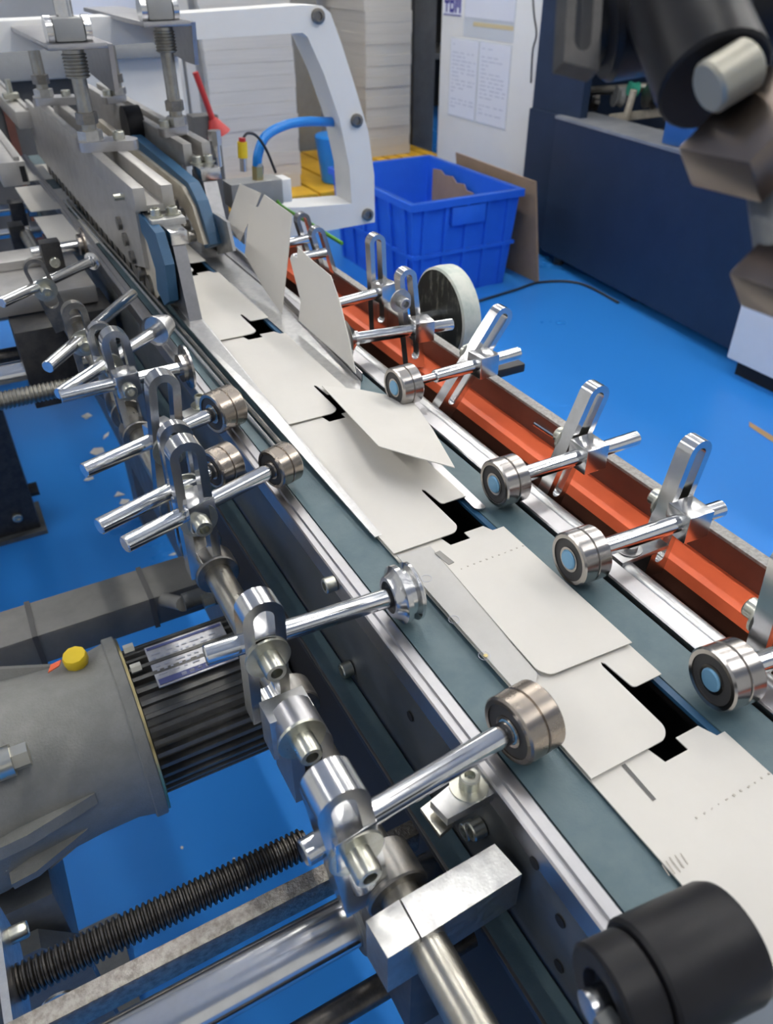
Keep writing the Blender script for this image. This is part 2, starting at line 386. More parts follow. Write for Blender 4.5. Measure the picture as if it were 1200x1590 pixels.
# folded grey flap and folded top panel of carton 1
gl = [PZ(618, 848, 0.9005), PZ(672, 838, 0.9005), PZ(700, 870, 0.9005), PZ(805, 995, 0.9005), PZ(836, 1050, 0.9005), PZ(830, 1062, 0.9005), PZ(845, 1115, 0.9005)]
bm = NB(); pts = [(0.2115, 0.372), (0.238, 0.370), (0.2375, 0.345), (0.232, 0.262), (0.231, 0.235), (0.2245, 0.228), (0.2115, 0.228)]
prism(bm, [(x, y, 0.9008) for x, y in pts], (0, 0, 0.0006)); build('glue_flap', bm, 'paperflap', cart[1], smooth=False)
bm = NB(); pts = round_corners([(0.2375, 0.3635), (0.2325, 0.265), (0.2315, 0.236), (0.2365, 0.229), (0.2975, 0.226), (0.2985, 0.3635)], [0, 0, 0.003, 0.003, 0, 0])
prism(bm, [(x, y, 0.9009 + 0.0010 * (0.37 - y) / 0.14) for x, y in pts], (0, 0, 0.0007)); build('folded_panel', bm, 'paper', cart[1], smooth=False)
# faint stamped marks on the flap
for (px, py) in ((705, 962), (752, 1018), (662, 898)):
    c = PZ(px, py, 0.9016); bm = NB(); lathe(bm, c, (0, 0, 1), [(0.0035, 0), (0.0038, 0.0), (0.0038, 0.0001), (0.0035, 0.0001)], 20, True); build('stamp_ring', bm, 'print', cart[1])
c = PZ(754, 1018, 0.9016); build('rust_spot', C(c, c + V((0, 0, 0.0002)), 0.0014, 10), 'brass', cart[1])
# lifted flap of carton 2
def warp_sheet(pts, th, m, parent, name):
    bm = NB(); vs = [bm.verts.new(p) for p in pts]; f = bm.faces.new(vs); bmesh.ops.triangulate(bm, faces=[f])
    n = (V(pts[1]) - V(pts[0])).cross(V(pts[2]) - V(pts[1])).normalized()
    if n.z < 0: n = -n
    r = bmesh.ops.extrude_face_region(bm, geom=list(bm.faces)); bmesh.ops.translate(bm, vec=n * th, verts=[e for e in r['geom'] if isinstance(e, bmesh.types.BMVert)])
    return build(name, bm, m, parent, smooth=False)
warp_sheet([PZ(500, 600, 0.9022), PZ(560, 606, 0.9025), PZ(640, 622, 0.904), PZ(672, 668, 0.914), PZ(706, 727, 0.925), PZ(650, 712, 0.928), PZ(588, 694, 0.926), PZ(553, 657, 0.917)], 0.0008, 'paper', cart[2], 'lifted_flap')
# upright side flaps of cartons 3 and 4 (hinged on the right edge, leaning outwards)
def leaning(pxs, x0, lean, m, parent, name, th=0.0009, z0=0.9):
    n = V((1, 0, -math.tan(math.radians(lean)))).normalized()
    P = [PP(x, y, (x0, 0, z0), n) for x, y in pxs]
    bm = NB(); prism(bm, P, n * th); return build(name, bm, m, parent, smooth=False)
leaning([(552, 580), (540, 566), (463, 497), (467, 468), (450, 402), (452, 396), (461, 400), (462, 383), (484, 404), (513, 428), (527, 468), (541, 525)], 0.3165, 14, 'paper', cart[3], 'upright_flap')
leaning([(437, 488), (412, 452), (380, 395), (388, 318), (400, 322), (410, 302), (453, 333), (447, 395)], 0.3165, 16, 'paper', cart[4], 'upright_flap')
leaning([(372, 375), (352, 345), (372, 285), (405, 300), (398, 318)], 0.330, 20, 'paper', cart[5], 'upright_flap')
# steel guide strips beside the cartons
t = thing('guide_strip', 'long flat brushed steel strip along the right edge of the cartons', 'guide', (0.31, 0.9, 0.9))
bm = NB(); prism(bm, [V((0.2975, 0.60, 0.8957)), V((0.3195, 0.640, 0.8957)), V((0.345, 1.05, 0.8957)), V((0.350, 1.35, 0.8957)), V((0.298, 1.35, 0.8957))], (0, 0, 0.0009)); build('strip', bm, 'brushed', t, smooth=False)
build('fold_lip', prism(NB(), [V((0.3205, 0.64, 0.8957)), V((0.346, 1.05, 0.8957)), V((0.351, 1.35, 0.8957)), V((0.351, 1.35, 0.9055)), V((0.346, 1.05, 0.9055)), V((0.3205, 0.64, 0.9055))], (0.0012, 0, 0)), 'polished', t, smooth=False)
t = thing('guide_tongue', 'short polished steel tongue on the belt below the lifted flap', 'guide', (0.305, 0.42, 0.897))
pts = round_corners([(0.2945, 0.395), (0.3035, 0.392), (0.3065, 0.50), (0.2985, 0.50)], [0.003, 0.004, 0, 0])
build('tongue', prism(NB(), [(x, y, 0.8975) for x, y in pts], (0, 0, 0.0015)), 'polished', t, smooth=False)
t = thing('guide_strip', 'tapering brushed steel guide strip on the left edge of the cartons', 'guide', (0.21, 0.8, 0.9))
bm = NB(); prism(bm, [V((0.2085, 0.40, 0.8985)), V((0.2145, 0.40, 0.8985)), V((0.2165, 0.62, 0.9020)), V((0.224, 0.84, 0.9025)), V((0.226, 1.02, 0.9025)), V((0.206, 1.02, 0.9025)), V((0.2020, 0.84, 0.9025)), V((0.2050, 0.60, 0.9015))], (0, 0, 0.0015)); build('strip', bm, 'brushed', t, smooth=False)
for xx, m, r in ((0.1965, 'darksteel', 0.0022), (0.1900, 'brushed', 0.0018)):
    build('guide_wire', tube(NB(), [(xx + 0.003, 0.52, 0.8985), (xx, 0.75, 0.900), (xx - 0.004, 1.1, 0.902), (xx - 0.01, 1.5, 0.902)], r, 8), m, t)

# ------------------------------------------------------------------ press roller arms
RR = 0.0190
def bearing(parent, c, d, m='bearing', r=RR, w=0.0225, kind='pair', outer=1, pinout=0.001):
    """ball bearing pair centred on c, axis d (d points to the rod-free face)"""
    d = V(d).normalized(); c = V(c) - d * (w / 2)
    bm = NB(); ch = 0.0012; ri = r * 0.80; g = w / 2
    if kind == 'pair':
        lathe(bm, c, d, [(ri, 0.0012), (ri, 0), (r - ch, 0), (r, ch), (r, g - 0.0010), (r - 0.0011, g - 0.0004), (r - 0.0011, g + 0.0004), (r, g + 0.0010), (r, w - ch), (r - ch, w), (ri, w), (ri, w - 0.0012)], 40)
        o = build('bearing', bm, m, parent)
        bm = NB(); lathe(bm, c, d, [(0, 0.0010), (ri, 0.0010), (ri, w - 0.0010), (0, w - 0.0010)], 36); build('seal', bm, 'seal', o)
        bm = NB(); r1 = r * 0.47; r0 = r * 0.38
        lathe(bm, c, d, [(r0, 0.0002), (r1, 0.0002), (r1, w - 0.0002), (r0, w - 0.0002)], 30, True); build('inner_ring', bm, m, o)
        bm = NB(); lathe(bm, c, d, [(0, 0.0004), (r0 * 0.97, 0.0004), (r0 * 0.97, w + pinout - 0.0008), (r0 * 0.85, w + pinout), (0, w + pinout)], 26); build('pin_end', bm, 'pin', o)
    elif kind == 'flanged':
        lathe(bm, c, d, [(r * 0.62, 0.003), (r * 0.62, 0), (r * 0.78, 0), (r * 0.95, 0.004), (r * 1.12, 0.0055), (r * 1.12, 0.009), (r * 0.9, 0.0105), (r * 0.9, 0.0135), (r * 1.12, 0.015), (r * 1.12, w - 0.003), (r * 0.95, w - 0.001), (r * 0.6, w), (r * 0.6, w - 0.002)], 40)
        o = build('grooved_roller', bm, m, parent)
        bm = NB(); lathe(bm, c, d, [(0, 0.0025), (r * 0.63, 0.0025), (r * 0.63, w - 0.002), (0, w - 0.002)], 32); build('seal', bm, 'seal', o)
    elif kind == 'disc':
        lathe(bm, c, d, [(0, 0), (r * 0.72, 0), (r * 0.72, 0.005), (r * 0.9, 0.006), (r * 1.15, 0.0062), (r * 1.15, 0.0085), (0, 0.0085)], 36); o = build('disc_roller', bm, m, parent)
    elif kind == 'bell':
        lathe(bm, c, d, [(0, 0.004), (r * 0.9, 0.003), (r * 1.0, 0), (r * 1.02, 0.001), (r * 0.62, w), (0, w)], 36); o = build('cone_roller', bm, m, parent)
    elif kind == 'cone':
        lathe(bm, c, d, [(0, 0), (r * 0.42, 0.001), (r * 0.42, 0.004), (r * 1.05, w), (r * 0.9, w + 0.001), (0, w - 0.002)], 36); o = build('cone_roller', bm, m, parent)
    return o
def roller_arm(label, group, base, top, rod_a, rod_b, kind='pair', bm_='bearing', side='L', W=0.0255, T=0.015, slot=0.0125, rr=0.0064, block=True, screw='front', clamp=None, bsize=0.0225, forkm='chrome', bw=0.0225, br=RR, step=None, fork=True, s0=0.012, sz=None):
    base, top, rod_a, rod_b = V(base), V(top), V(rod_a), V(rod_b)
    up = (top - base).normalized(); H = (top - base).length
    t = thing('roller_arm', label, 'roller arm', base, group)
    Yx = V((0, 1, 0)); xx = Yx.cross(up).normalized(); yy = up.cross(xx)
    M = Matrix(((xx.x, yy.x, up.x, base.x), (xx.y, yy.y, up.y, base.y), (xx.z, yy.z, up.z, base.z), (0, 0, 0, 1)))
    if fork:
        build('slotted_post', slotbar(NB(), M, W, T, H, slot, s0, H - (W - slot) / 2), forkm, t)
    d = (rod_a - rod_b).normalized()          # towards the roller
    if step:
        mid = rod_a - d * step
        build('rod', C(rod_b, mid, rr, 24, 0.0008), 'rodsteel', t); build('rod_neck', C(mid, rod_a, rr * 0.62, 20), 'rodsteel', t)
    else:
        build('rod', C(rod_b, rod_a, rr, 24, 0.0008), 'rodsteel', t)
    if kind: bearing(t, rod_a, d if side == 'L' else d, bm_, br, bw, kind)
    # block on the rod next to the post
    s = (base + up * 0.0 - rod_b).dot(xx) if False else None
    tt = (base.x + (top.x - base.x) * ((rod_b.z - base.z) / max(1e-6, top.z - base.z)) - rod_b.x) / (rod_a.x - rod_b.x)
    pc = rod_b + (rod_a - rod_b) * tt          # rod point at the post
    if block:
        ud = d.cross(Yx).normalized(); ud = ud if ud.z > 0 else -ud
        fy = ud.cross(d)
        build('clamp_block', obox(pc, d, fy, ud, (bsize, bsize, bsize), 0.0009), 'chrome', t)
    pf = base + up * (((sz or pc.z) - base.z) / up.z)
    if screw == 'front':
        capscrew(t, pf - yy * (T / 2 + 0.0018), -yy, 0.0068, 0.013, 'zinc', 0.0142)
        build('screw_shank', C(pf - yy * (T / 2), pf + yy * (T / 2 + 0.004), 0.0045, 16), 'zinc', t)
    elif screw == 'back':
        capscrew(t, pf + yy * (T / 2 + 0.0018), yy, 0.0068, 0.010, 'zinc', 0.0125)
    if clamp:
        cz = V(clamp); bm = NB(); lathe(bm, cz - Yx * (T * 0.62), Yx, [(0.0106, 0), (0.0165, 0), (0.0175, 0.001), (0.0175, T * 1.24 - 0.001), (0.0165, T * 1.24), (0.0106, T * 1.24)], 30, True)
        build('shaft_clamp', bm, 'darksteel', t)
    return t
SX, SZ = 0.104, 0.858
GL = 'roller arms on the left adjusting shaft'; GR = 'roller arms beside the orange guard'
def left_arm(label, wash, top, bear, end, kind='pair', m='bearing', zr=0.9185, zw=0.914, T=0.015, **k):
    c = PZ(*wash, zw); yf = c.y + T / 2; tp = PY(*top, yf); s = (c.z - SZ) / (tp.z - c.z)
    bx = max(SX - 0.016, min(SX + 0.012, c.x - (tp.x - c.x) * s * 0.8))
    roller_arm(label, GL, (bx, yf, SZ + 0.002), (tp.x, yf, tp.z), PZ(*bear, zr), PZ(*end, zr), kind, m, 'L', clamp=(SX, yf, SZ), screw='front', T=T, sz=c.z, **k)
left_arm('nearest roller arm on the left shaft, brown bearing above the slotted angle plate', (552, 1322), (513, 1206), (814, 1121), (470, 1326), m='bronzed', br=0.0195, bw=0.024, T=0.019)
left_arm('roller arm on the left shaft with a grooved flanged chrome wheel', (415, 1020), (400, 924), (625, 921), (318, 1018), 'flanged', 'chrome', bw=0.02, br=0.0172)
left_arm('third roller arm from the front on the left shaft, worn bearing on the rail', (308, 806), (283, 680), (436, 722), (193, 846), m='bronzed', br=0.0165, bw=0.021)
left_arm('roller arm on the left shaft whose bearing hangs low below the rail', (288, 760), (268, 655), (345, 722), (153, 818), m='bronzed', br=0.0165, bw=0.022, T=0.008, block=False)
left_arm('roller arm on the left shaft with a brown bearing next to the small bracket screw', (262, 700), (250, 576), (347, 635), (130, 731), m='bronzed', br=0.0190, bw=0.026)
left_arm('roller arm on the left shaft carrying a thin upright disc', (198, 600), (172, 510), (296, 568), (93, 616), 'disc', 'bearing', br=0.019)
left_arm('skewed roller arm on the left shaft ending in a grey cone', (170, 570), (150, 500), (250, 508), (92, 612), 'bell', 'brushed', bw=0.024, br=0.0165, T=0.008, block=False)
left_arm('skewed bare steel rod held on the left shaft by a worn clamp', (117, 535), (110, 468), (206, 456), (74, 570), None, T=0.010, block=False, forkm='darksteel')
left_arm('farthest roller arm on the left shaft, its open post leaning over the grey beam', (70, 450), (46, 402), (146, 404), (2, 470), 'disc', 'chrome', br=0.010, T=0.008, block=False, forkm='darksteel', slot=0.017, s0=0.03)
# spare clamp on the shaft between the two nearest arms
t = thing('shaft_clamp_collar', 'spare split clamp with a screw on the left shaft below the flanged wheel arm', 'clamp', (SX, 0.262, SZ))
y = 0.262
build('slotted_body', slotbar(NB(), Matrix(((1, 0, 0, SX - 0.010), (0, 1, 0, y + 0.012), (0, 0, 1, SZ - 0.012), (0, 0, 0, 1))), 0.026, 0.03, 0.055, 0.011, 0.014, 0.046), 'polished', t)
build('clamp_block', B((SX - 0.026, y + 0.02, SZ + 0.002), (SX + 0.002, y + 0.038, SZ + 0.036), 0.001), 'brushed', t)
capscrew(t, (0.088, y - 0.005, SZ + 0.044), (0, -1, 0), 0.0068, 0.013, 'zinc', 0.0142)
q = PZ(447, 1195, SZ); capscrew(t, (SX - 0.010, q.y, SZ - 0.004), (-1, -0.2, 0), 0.0055, 0.010, 'zinc')

def right_arm(label, basep, zb, cross, top, bear, end, kind='pair', m='bearing', zr=0.9185, screw='back', base=None, tp=None, **k):
    c = PZ(*cross, zr); yb = c.y + 0.019
    b0 = V(base) if base else PZ(*basep, zb); 
    tp = V(tp) if tp else PY(*top, yb)
    return roller_arm(label, GR, (b0.x, yb, b0.z), (tp.x, yb, tp.z), PZ(*bear, zr), PZ(*end, zr), kind, m, 'R', screw=screw, W=0.021, T=0.013, slot=0.0095, **k)
right_arm('partly cropped chrome roller arm at the right edge of the picture, closest to us', (1150, 1005), 0.86, (1195, 1022), (1190, 905), (1128, 1047), (1290, 990), base=(0.378, 0, 0.862), tp=(0.362, 0, 0.982))
a5 = right_arm('chrome roller arm with an angled foot plate beside the orange guard', (1010, 890), 0.862, (1070, 810), (1085, 678), (903, 862), (1120, 789))
right_arm('chrome roller arm midway along the orange guard, beside a thin white pin', (885, 815), 0.862, (925, 700), (930, 594), (785, 746), (988, 680))
right_arm('tilted chrome roller arm with a stepped rod, beside the yellowish wheel', (720, 668), 0.866, (775, 560), (785, 476), (627, 598), (805, 548), step=0.035)
right_arm('chrome roller arm with a large washer screw and cone against the upright flap', (618, 550), 0.862, (628, 512), (628, 416), (548, 526), (702, 503), 'cone', 'chrome', screw=None, bw=0.012, br=0.019)
right_arm('chrome roller arm half hidden behind the upright carton flap, near the blue crate', (572, 500), 0.862, (585, 455), (582, 362), (522, 472), (610, 448), None, screw=None)
right_arm('small far roller arm behind the upright flaps, below the white arch', (495, 430), 0.862, (492, 395), (488, 352), (455, 402), (505, 392), None, screw=None, block=False)
right_arm('farthest roller arm behind the upright flap, touching the first upright sheet', (468, 405), 0.862, (466, 375), (465, 330), (430, 382), (480, 370), None, screw=None, block=False)
# washer screw on the cone arm, foot plate on the second arm
p = PZ(628, 512, 0.9185)
capscrew(bpy.data.objects['roller_arm.013'], (p.x + 0.001, p.y + 0.010, 0.947), (0, -1, 0), 0.0065, 0.011, 'brushed', 0.0125)
q = V((0.368, 0.302, 0.894))
build('foot_plate', B((0.352, 0.292, 0.8925), (0.397, 0.318, 0.8965), 0.0008), 'brushed', a5)
capscrew(a5, (0.367, 0.302, 0.8976), (0, 0, 1), 0.006, 0.004, 'brushed', 0.0095, 0.001)

# ------------------------------------------------------------------ left adjusting shaft, end block and bars
t = thing('adjusting_shaft', 'long grey steel shaft carrying the left row of roller arms', 'shaft', (SX, 0.6, SZ - 0.02))
build('shaft', C((SX, 0.02, SZ), (SX, 1.5, SZ), 0.0105, 28, 0.001), 'tubesteel', t)
t = thing('shaft_bracket', 'flat steel bracket bar joining the left shaft to the carrier side plate', 'bracket', (0.12, 0.16, 0.84))
zz = 0.872
k = [PZ(*q, zz) for q in ((622, 1396), (768, 1310), (810, 1357), (655, 1456))]
build('bracket_bar', prism(NB(), k, (0, 0, -0.030)), 'brushed', t, ang=20)
k = [PZ(*q, zz) for q in ((568, 1430), (619, 1397), (652, 1457), (602, 1488))]
build('end_block', prism(NB(), k, (0, 0, -0.036)), 'brushed', t, ang=20)
# slotted angle plate on the carrier, front
t = thing('angle_plate', 'slotted steel angle plate with a cap screw beside the nearest left bearing', 'bracket', (0.155, 0.2, 0.86))
zz = 0.892
k = [PZ(*q, zz) for q in ((668, 1243), (738, 1186), (774, 1228), (695, 1272))]
build('plate', prism(NB(), k, (0, 0, -0.006)), 'brushed', t, ang=20)
k = [PZ(*q, zz - 0.010) for q in ((653, 1255), (672, 1240), (705, 1278), (683, 1297))]
build('flange', prism(NB(), k, (0, 0, -0.003)), 'nickel', t, ang=20)
q = PZ(728, 1218, zz + 0.001); capscrew(t, q, (0, 0, 1), 0.0055, 0.008, 'zinc', 0.0105, 0.001)
q = PX(735, 1285, 0.164); capscrew(t, q, (-1, 0, 0), 0.0055, 0.007, 'zinc')
q = PZ(748, 1203, zz + 0.0002); build('slot', B((q.x - 0.006, q.y - 0.002, q.z - 0.0003), (q.x + 0.006, q.y + 0.002, q.z + 0.0002), 0.0), 'void', t)
# small bracket with screw by the second bearing row
t = thing('angle_plate', 'small slotted bracket with one cap screw behind the brown bearing on the left', 'bracket', (0.13, 0.64, 0.87))
k = [PZ(*q, 0.892) for q in ((280, 640), (318, 622), (345, 640), (290, 655))]
build('plate', prism(NB(), k, (0, 0, -0.004)), 'brushed', t, ang=20)
q = PZ(312, 628, 0.8935); capscrew(t, q, (0, 0, 1), 0.0055, 0.010, 'zinc', 0.010, 0.001)
# big chrome guide shaft and its companions
ys, zs = 0.226, 0.75
t = thing('guide_shaft', 'thick polished chrome cross shaft at the bottom of the picture', 'shaft', (0.0, ys, zs - 0.02))
build('shaft', C((-0.25, ys, zs), (0.165, ys, zs), 0.0160, 36), 'chrome', t)
bm = NB(); lathe(bm, V((0.098, ys, zs)), (1, 0, 0), [(0.0162, 0), (0.022, 0), (0.024, 0.002), (0.024, 0.024), (0.022, 0.026), (0.0162, 0.026)], 32, True); build('collar', bm, 'castdark', t)
build('collar_arm', B((0.100, ys - 0.070, zs - 0.01), (0.122, ys - 0.010, SZ - 0.014), 0.002), 'blacksteel', t)
t = thing('rough_bar', 'rough scaled steel bar lying just behind the thick chrome shaft', 'bar', (0, 0.26, 0.73))
build('bar', B((-0.25, 0.2535, 0.735), (0.165, 0.266, 0.757), 0.002), 'roughbar', t)
t = thing('lower_bar', 'dark steel bar under the thick chrome shaft, at the bottom edge', 'bar', (0, 0.19, 0.72))
build('bar', C((-0.25, 0.188, 0.735), (0.165, 0.188, 0.735), 0.008, 20), 'screw', t)
build('end_nut', C((0.11, 0.188, 0.735), (0.128, 0.188, 0.735), 0.014, 6), 'darksteel', t)
# threaded lead screw
def threaded(name, a, b, r, pitch, depth, m, parent, n=20):
    a = V(a); b = V(b); L = (b - a).length; k = int(L / pitch); pr = [(0, 0), (r - depth, 0)]
    for i in range(k):
        s = i * pitch
        pr += [(r - depth, s + pitch * 0.15), (r, s + pitch * 0.4), (r, s + pitch * 0.7), (r - depth, s + pitch * 0.95)]
    pr += [(r - depth, L), (0, L)]
    bm = NB(); lathe(bm, a, b - a, pr, n); return build(name, bm, m, parent, ang=25)
t = thing('lead_screw', 'dark threaded lead screw across the lower left', 'screw', (0.0, 0.318, 0.68))
threaded('threaded_rod', (-0.104, 0.318, 0.70), (0.104, 0.318, 0.70), 0.0118, 0.0042, 0.0024, 'screw', t, 28)
t = thing('screw_mount', 'grey mounting plate with two cap screws at the end of the lead screw', 'bracket', (-0.12, 0.318, 0.6))
build('bearing_housing', C((-0.17, 0.318, 0.70), (-0.1085, 0.318, 0.70), 0.026, 30, 0.002), 'castdark', t)
bm = NB(); prism(bm, [(-0.1085, 0.318 + a, 0.70 + b) for a, b in round_corners([(-0.045, -0.03), (0.045, -0.03), (0.045, 0.03), (-0.045, 0.03)], 0.012)], (0.005, 0, 0)); build('flange', bm, 'brushed', t)
for a in (-0.034, 0.034): capscrew(t, (-0.1035, 0.318 + a, 0.70), (1, 0, 0), 0.006, 0.011, 'zinc')
q = PZ(92, 1555, 0.66); build('thumb_tab', C(q, q + V((0.0, -0.002, 0.0)), 0.012, 20), 'brushed', t)
# ------------------------------------------------------------------ gear motor
my, mz = 0.575, 0.607
t = thing('gear_motor', 'grey cast gear motor with finned body and yellow cap at the lower left', 'motor', (0.0, my, 0.45))
bm = NB(); R0 = 0.068
nf = 36; prof = []
for i in range(nf):
    a = 2 * math.pi * i / nf
    for da, rr_ in ((-0.040, R0), (-0.028, R0 + 0.008), (0.028, R0 + 0.008), (0.040, R0)):
        prof.append((math.cos(a + da) * rr_, math.sin(a + da) * rr_))
prism(bm, [(0.028, my + a, mz + b) for a, b in prof], (0.134, 0, 0)); build('finned_body', bm, 'fin', t, ang=20)
build('end_shield', C((0.160, my, mz), (0.174, my, mz), 0.072, 40, 0.004), 'castdark', t)
bm = NB(); lathe(bm, V((0.012, my, mz)), (1, 0, 0), [(0, 0), (0.093, 0), (0.094, 0.001), (0.094, 0.011), (0.093, 0.012), (0, 0.012)], 48); build('flange', bm, 'cast', t)
build('gasket', C((0.024, my, mz), (0.0265, my, mz), 0.0905, 40), 'brass', t)
bm = NB(); lathe(bm, V((-0.159, my, mz)), (1, 0, 0), [(0, 0), (0.100, 0), (0.101, 0.004), (0.1005, 0.03), (0.092, 0.06), (0.087, 0.12), (0.0865, 0.155), (0.090, 0.171), (0, 0.171)], 56); g = build('gearbox_body', bm, 'cast', t)
for ang, L in ((192, 0.07), (166, 0.085), (240, 0.07), (60, 0.08)):
    a = math.radians(ang); u = V((0, math.cos(a), math.sin(a))); v = V((0, -math.sin(a), math.cos(a))); c0 = V((-0.118, my, mz))
    prism_pts = [c0 + u * 0.085, c0 + u * 0.108, c0 + u * 0.106 + V((L * 0.3, 0, 0)), c0 + u * 0.088 + V((L, 0, 0)), c0 + u * 0.08 + V((L, 0, 0))]
    bm = NB(); prism(bm, [q - v * 0.006 for q in prism_pts], v * 0.012); build('rib', bm, 'cast', g)
bm = NB(); lathe(bm, V((-0.215, my, mz)), (1, 0, 0), [(0, 0), (0.118, 0), (0.120, 0.003), (0.120, 0.055), (0.116, 0.06), (0, 0.06)], 48); build('gearbox_rim', bm, 'castdark', t)
q = PZ(118, 1024, mz + 0.0895)
bm = NB(); lathe(bm, q + V((0, 0, -0.004)), (-0.05, -0.1, 1), [(0, 0), (0.011, 0), (0.0115, 0.001), (0.0115, 0.010), (0.0105, 0.012), (0.0045, 0.0125), (0, 0.011)], 10); build('yellow_cap', bm, 'yellowcap', t)
q = PZ(86, 1038, mz + 0.089); build('orange_tag', prism(NB(), [q + V((-0.007, -0.003, 0)), q + V((0.004, 0.0, 0.001)), q + V((0.007, 0.006, 0.002)), q + V((-0.003, 0.005, 0.001))], (0, 0, 0.0012)), 'orangetag', t)
for (px, py) in ((192, 1010), (203, 1040)):
    q = PX(px, py, 0.0265); o = C(q, q + V((0.009, 0, 0)), 0.0045, 6); build('hex_bolt', o, 'nickel', t)
q = PX(18, 1180, -0.085); build('hex_bolt', C(q + V((-0.02, 0, 0)), q + V((0.014, 0, 0)), 0.011, 6), 'nickel', t)
build('bolt_washer', C(q + V((-0.02, 0, 0)), q + V((0.001, 0, 0)), 0.014, 22), 'nickel', t)
q = V((-0.085, my - 0.02, mz - 0.09)); build('drain_plug', C(q, q + V((0, 0, -0.022)), 0.012, 6), 'blacksteel', t)
build('motor_foot', B((-0.185, my - 0.09, 0.40), (-0.095, my + 0.07, mz - 0.08), 0.006), 'castdark', t)
# nameplate
ph = math.radians(68); u = V((0, -math.cos(ph), math.sin(ph)))
A = 56; 
def on_motor(x, deg, r): a = math.radians(deg); return V((x, my - math.cos(a) * r, mz + math.sin(a) * r))
bm = NB(); prism(bm, [on_motor(0.048, 66, 0.080), on_motor(0.128, 66, 0.080), on_motor(0.128, 106, 0.080), on_motor(0.048, 106, 0.080)], (0, 0, -0.001)); npl = build('nameplate', bm, 'platealu', t, smooth=False)
def on_plate(u_, v_): 
    a = on_motor(0.048, 66, 0.0802); b = on_motor(0.128, 66, 0.0802); c = on_motor(0.048, 106, 0.0802)
    return a + (b - a) * u_ + (c - a) * v_ + V((0, 0, 0.0002))
def plate_rect(bm, u0, v0, u1, v1): prism(bm, [on_plate(u0, v0), on_plate(u1, v0), on_plate(u1, v1), on_plate(u0, v1)], (0, 0, 0.0002))
bm = NB(); plate_rect(bm, 0.02, 0.04, 0.98, 0.17); build('print_band', bm, 'plateink', npl, smooth=False)
bm = NB(); plate_rect(bm, 0.02, 0.90, 0.98, 0.96); build('print_band', bm, 'plateink', npl, smooth=False)
bm = NB()
for r_ in range(6):
    u_ = 0.05
    while u_ < 0.9:
        l = random.uniform(0.03, 0.12); plate_rect(bm, u_, 0.26 + r_ * 0.1, min(0.95, u_ + l), 0.29 + r_ * 0.1); u_ += l + random.uniform(0.03, 0.08)
build('print_lines', bm, 'print', npl, smooth=False)['kind'] = 'stuff'
bm = NB()
for i in range(6): plate_rect(bm, 0.3 + i * 0.1, 0.07, 0.36 + i * 0.1, 0.14)
build('print_marks', bm, 'sheet', npl, smooth=False)
# terminal gland at the far end of the motor
q = PZ(285, 935, 0.66); build('cable_gland', C(q, q + V((0.03, -0.0, 0.0)), 0.010, 16), 'castdark', t)
q = PZ(315, 935, 0.665); build('gland_nut', C(q, q + V((0.012, 0, 0)), 0.008, 6), 'zinc', t)
t = thing('motor_mount', 'dark slate mounting plate below the gear motor at the lower left edge', 'bracket', (-0.18, 0.47, 0.0))
build('plate', prism(NB(), [(-0.40, 0.455, 0.0), (-0.085, 0.455, 0.0), (-0.088, 0.455, 0.46), (-0.118, 0.455, 0.50), (-0.40, 0.455, 0.50)], (0, 0.02, 0)), 'castdark', t)
build('base', B((-0.40, 0.40, 0.0), (-0.08, 0.75, 0.012)), 'castdark', t)
# ------------------------------------------------------------------ cable duct and cables
dz = 0.62
a = PZ(0, 968, dz); b = PZ(300, 886, dz)
t = thing('cable_duct', 'grey plastic cable duct running across behind the gear motor', 'cable duct', (0.03, 0.78, 0.56))
build('duct', B((-0.25, a.y - 0.042, dz - 0.045), (0.165, a.y + 0.022, dz), 0.004), 'duct', t)
for px in (42, 218):
    q = PZ(px, 950 - px * 0.27, dz)
    build('tie_band', B((q.x - 0.003, a.y - 0.0435, dz - 0.0465), (q.x + 0.003, a.y + 0.0235, dz + 0.0012)), 'darkgrey', t)
t = thing('cable', 'black cable sagging under the grey cable duct', 'cable', (0.0, 0.72, 0.55))
build('cable', tube(NB(), smooth_path([PZ(-30, 985, 0.60), PZ(60, 985, 0.585), PZ(150, 962, 0.58), PZ(235, 932, 0.59), PZ(285, 938, 0.655)]), 0.0085, 12), 'duct', t)
build('thin_cable', tube(NB(), smooth_path([PZ(-30, 1000, 0.585), PZ(60, 1000, 0.575), PZ(180, 965, 0.57), PZ(300, 905, 0.60)]), 0.004, 10), 'cable', t)
# ------------------------------------------------------------------ scraps on the floor
for i in range(34):
    if i < 27: px, py = random.gauss(235, 75), random.gauss(715, 60)
    else: px, py = random.uniform(250, 560), random.uniform(1250, 1500)
    if not (30 < px < 620 and 600 < py < 1560): continue
    c = PZ(px, py, 0.001); s = random.uniform(0.006, 0.026) if i < 27 else random.uniform(0.003, 0.007); a0 = random.uniform(0, 6.28); bm = NB()
    n = random.choice((4, 4, 5, 3)); el = random.uniform(0.25, 1.0)
    prism(bm, [c + V((math.cos(a0) * math.cos(6.28 * k / n) * s - math.sin(a0) * math.sin(6.28 * k / n) * s * el, math.sin(a0) * math.cos(6.28 * k / n) * s + math.cos(a0) * math.sin(6.28 * k / n) * s * el, 0)) for k in range(n)], (0, 0, 0.0012))
    tag(build('paper_scrap', bm, 'paper', smooth=False), 'small white paper scrap on the blue floor under the left shaft', 'scrap', 'paper scraps on the floor')

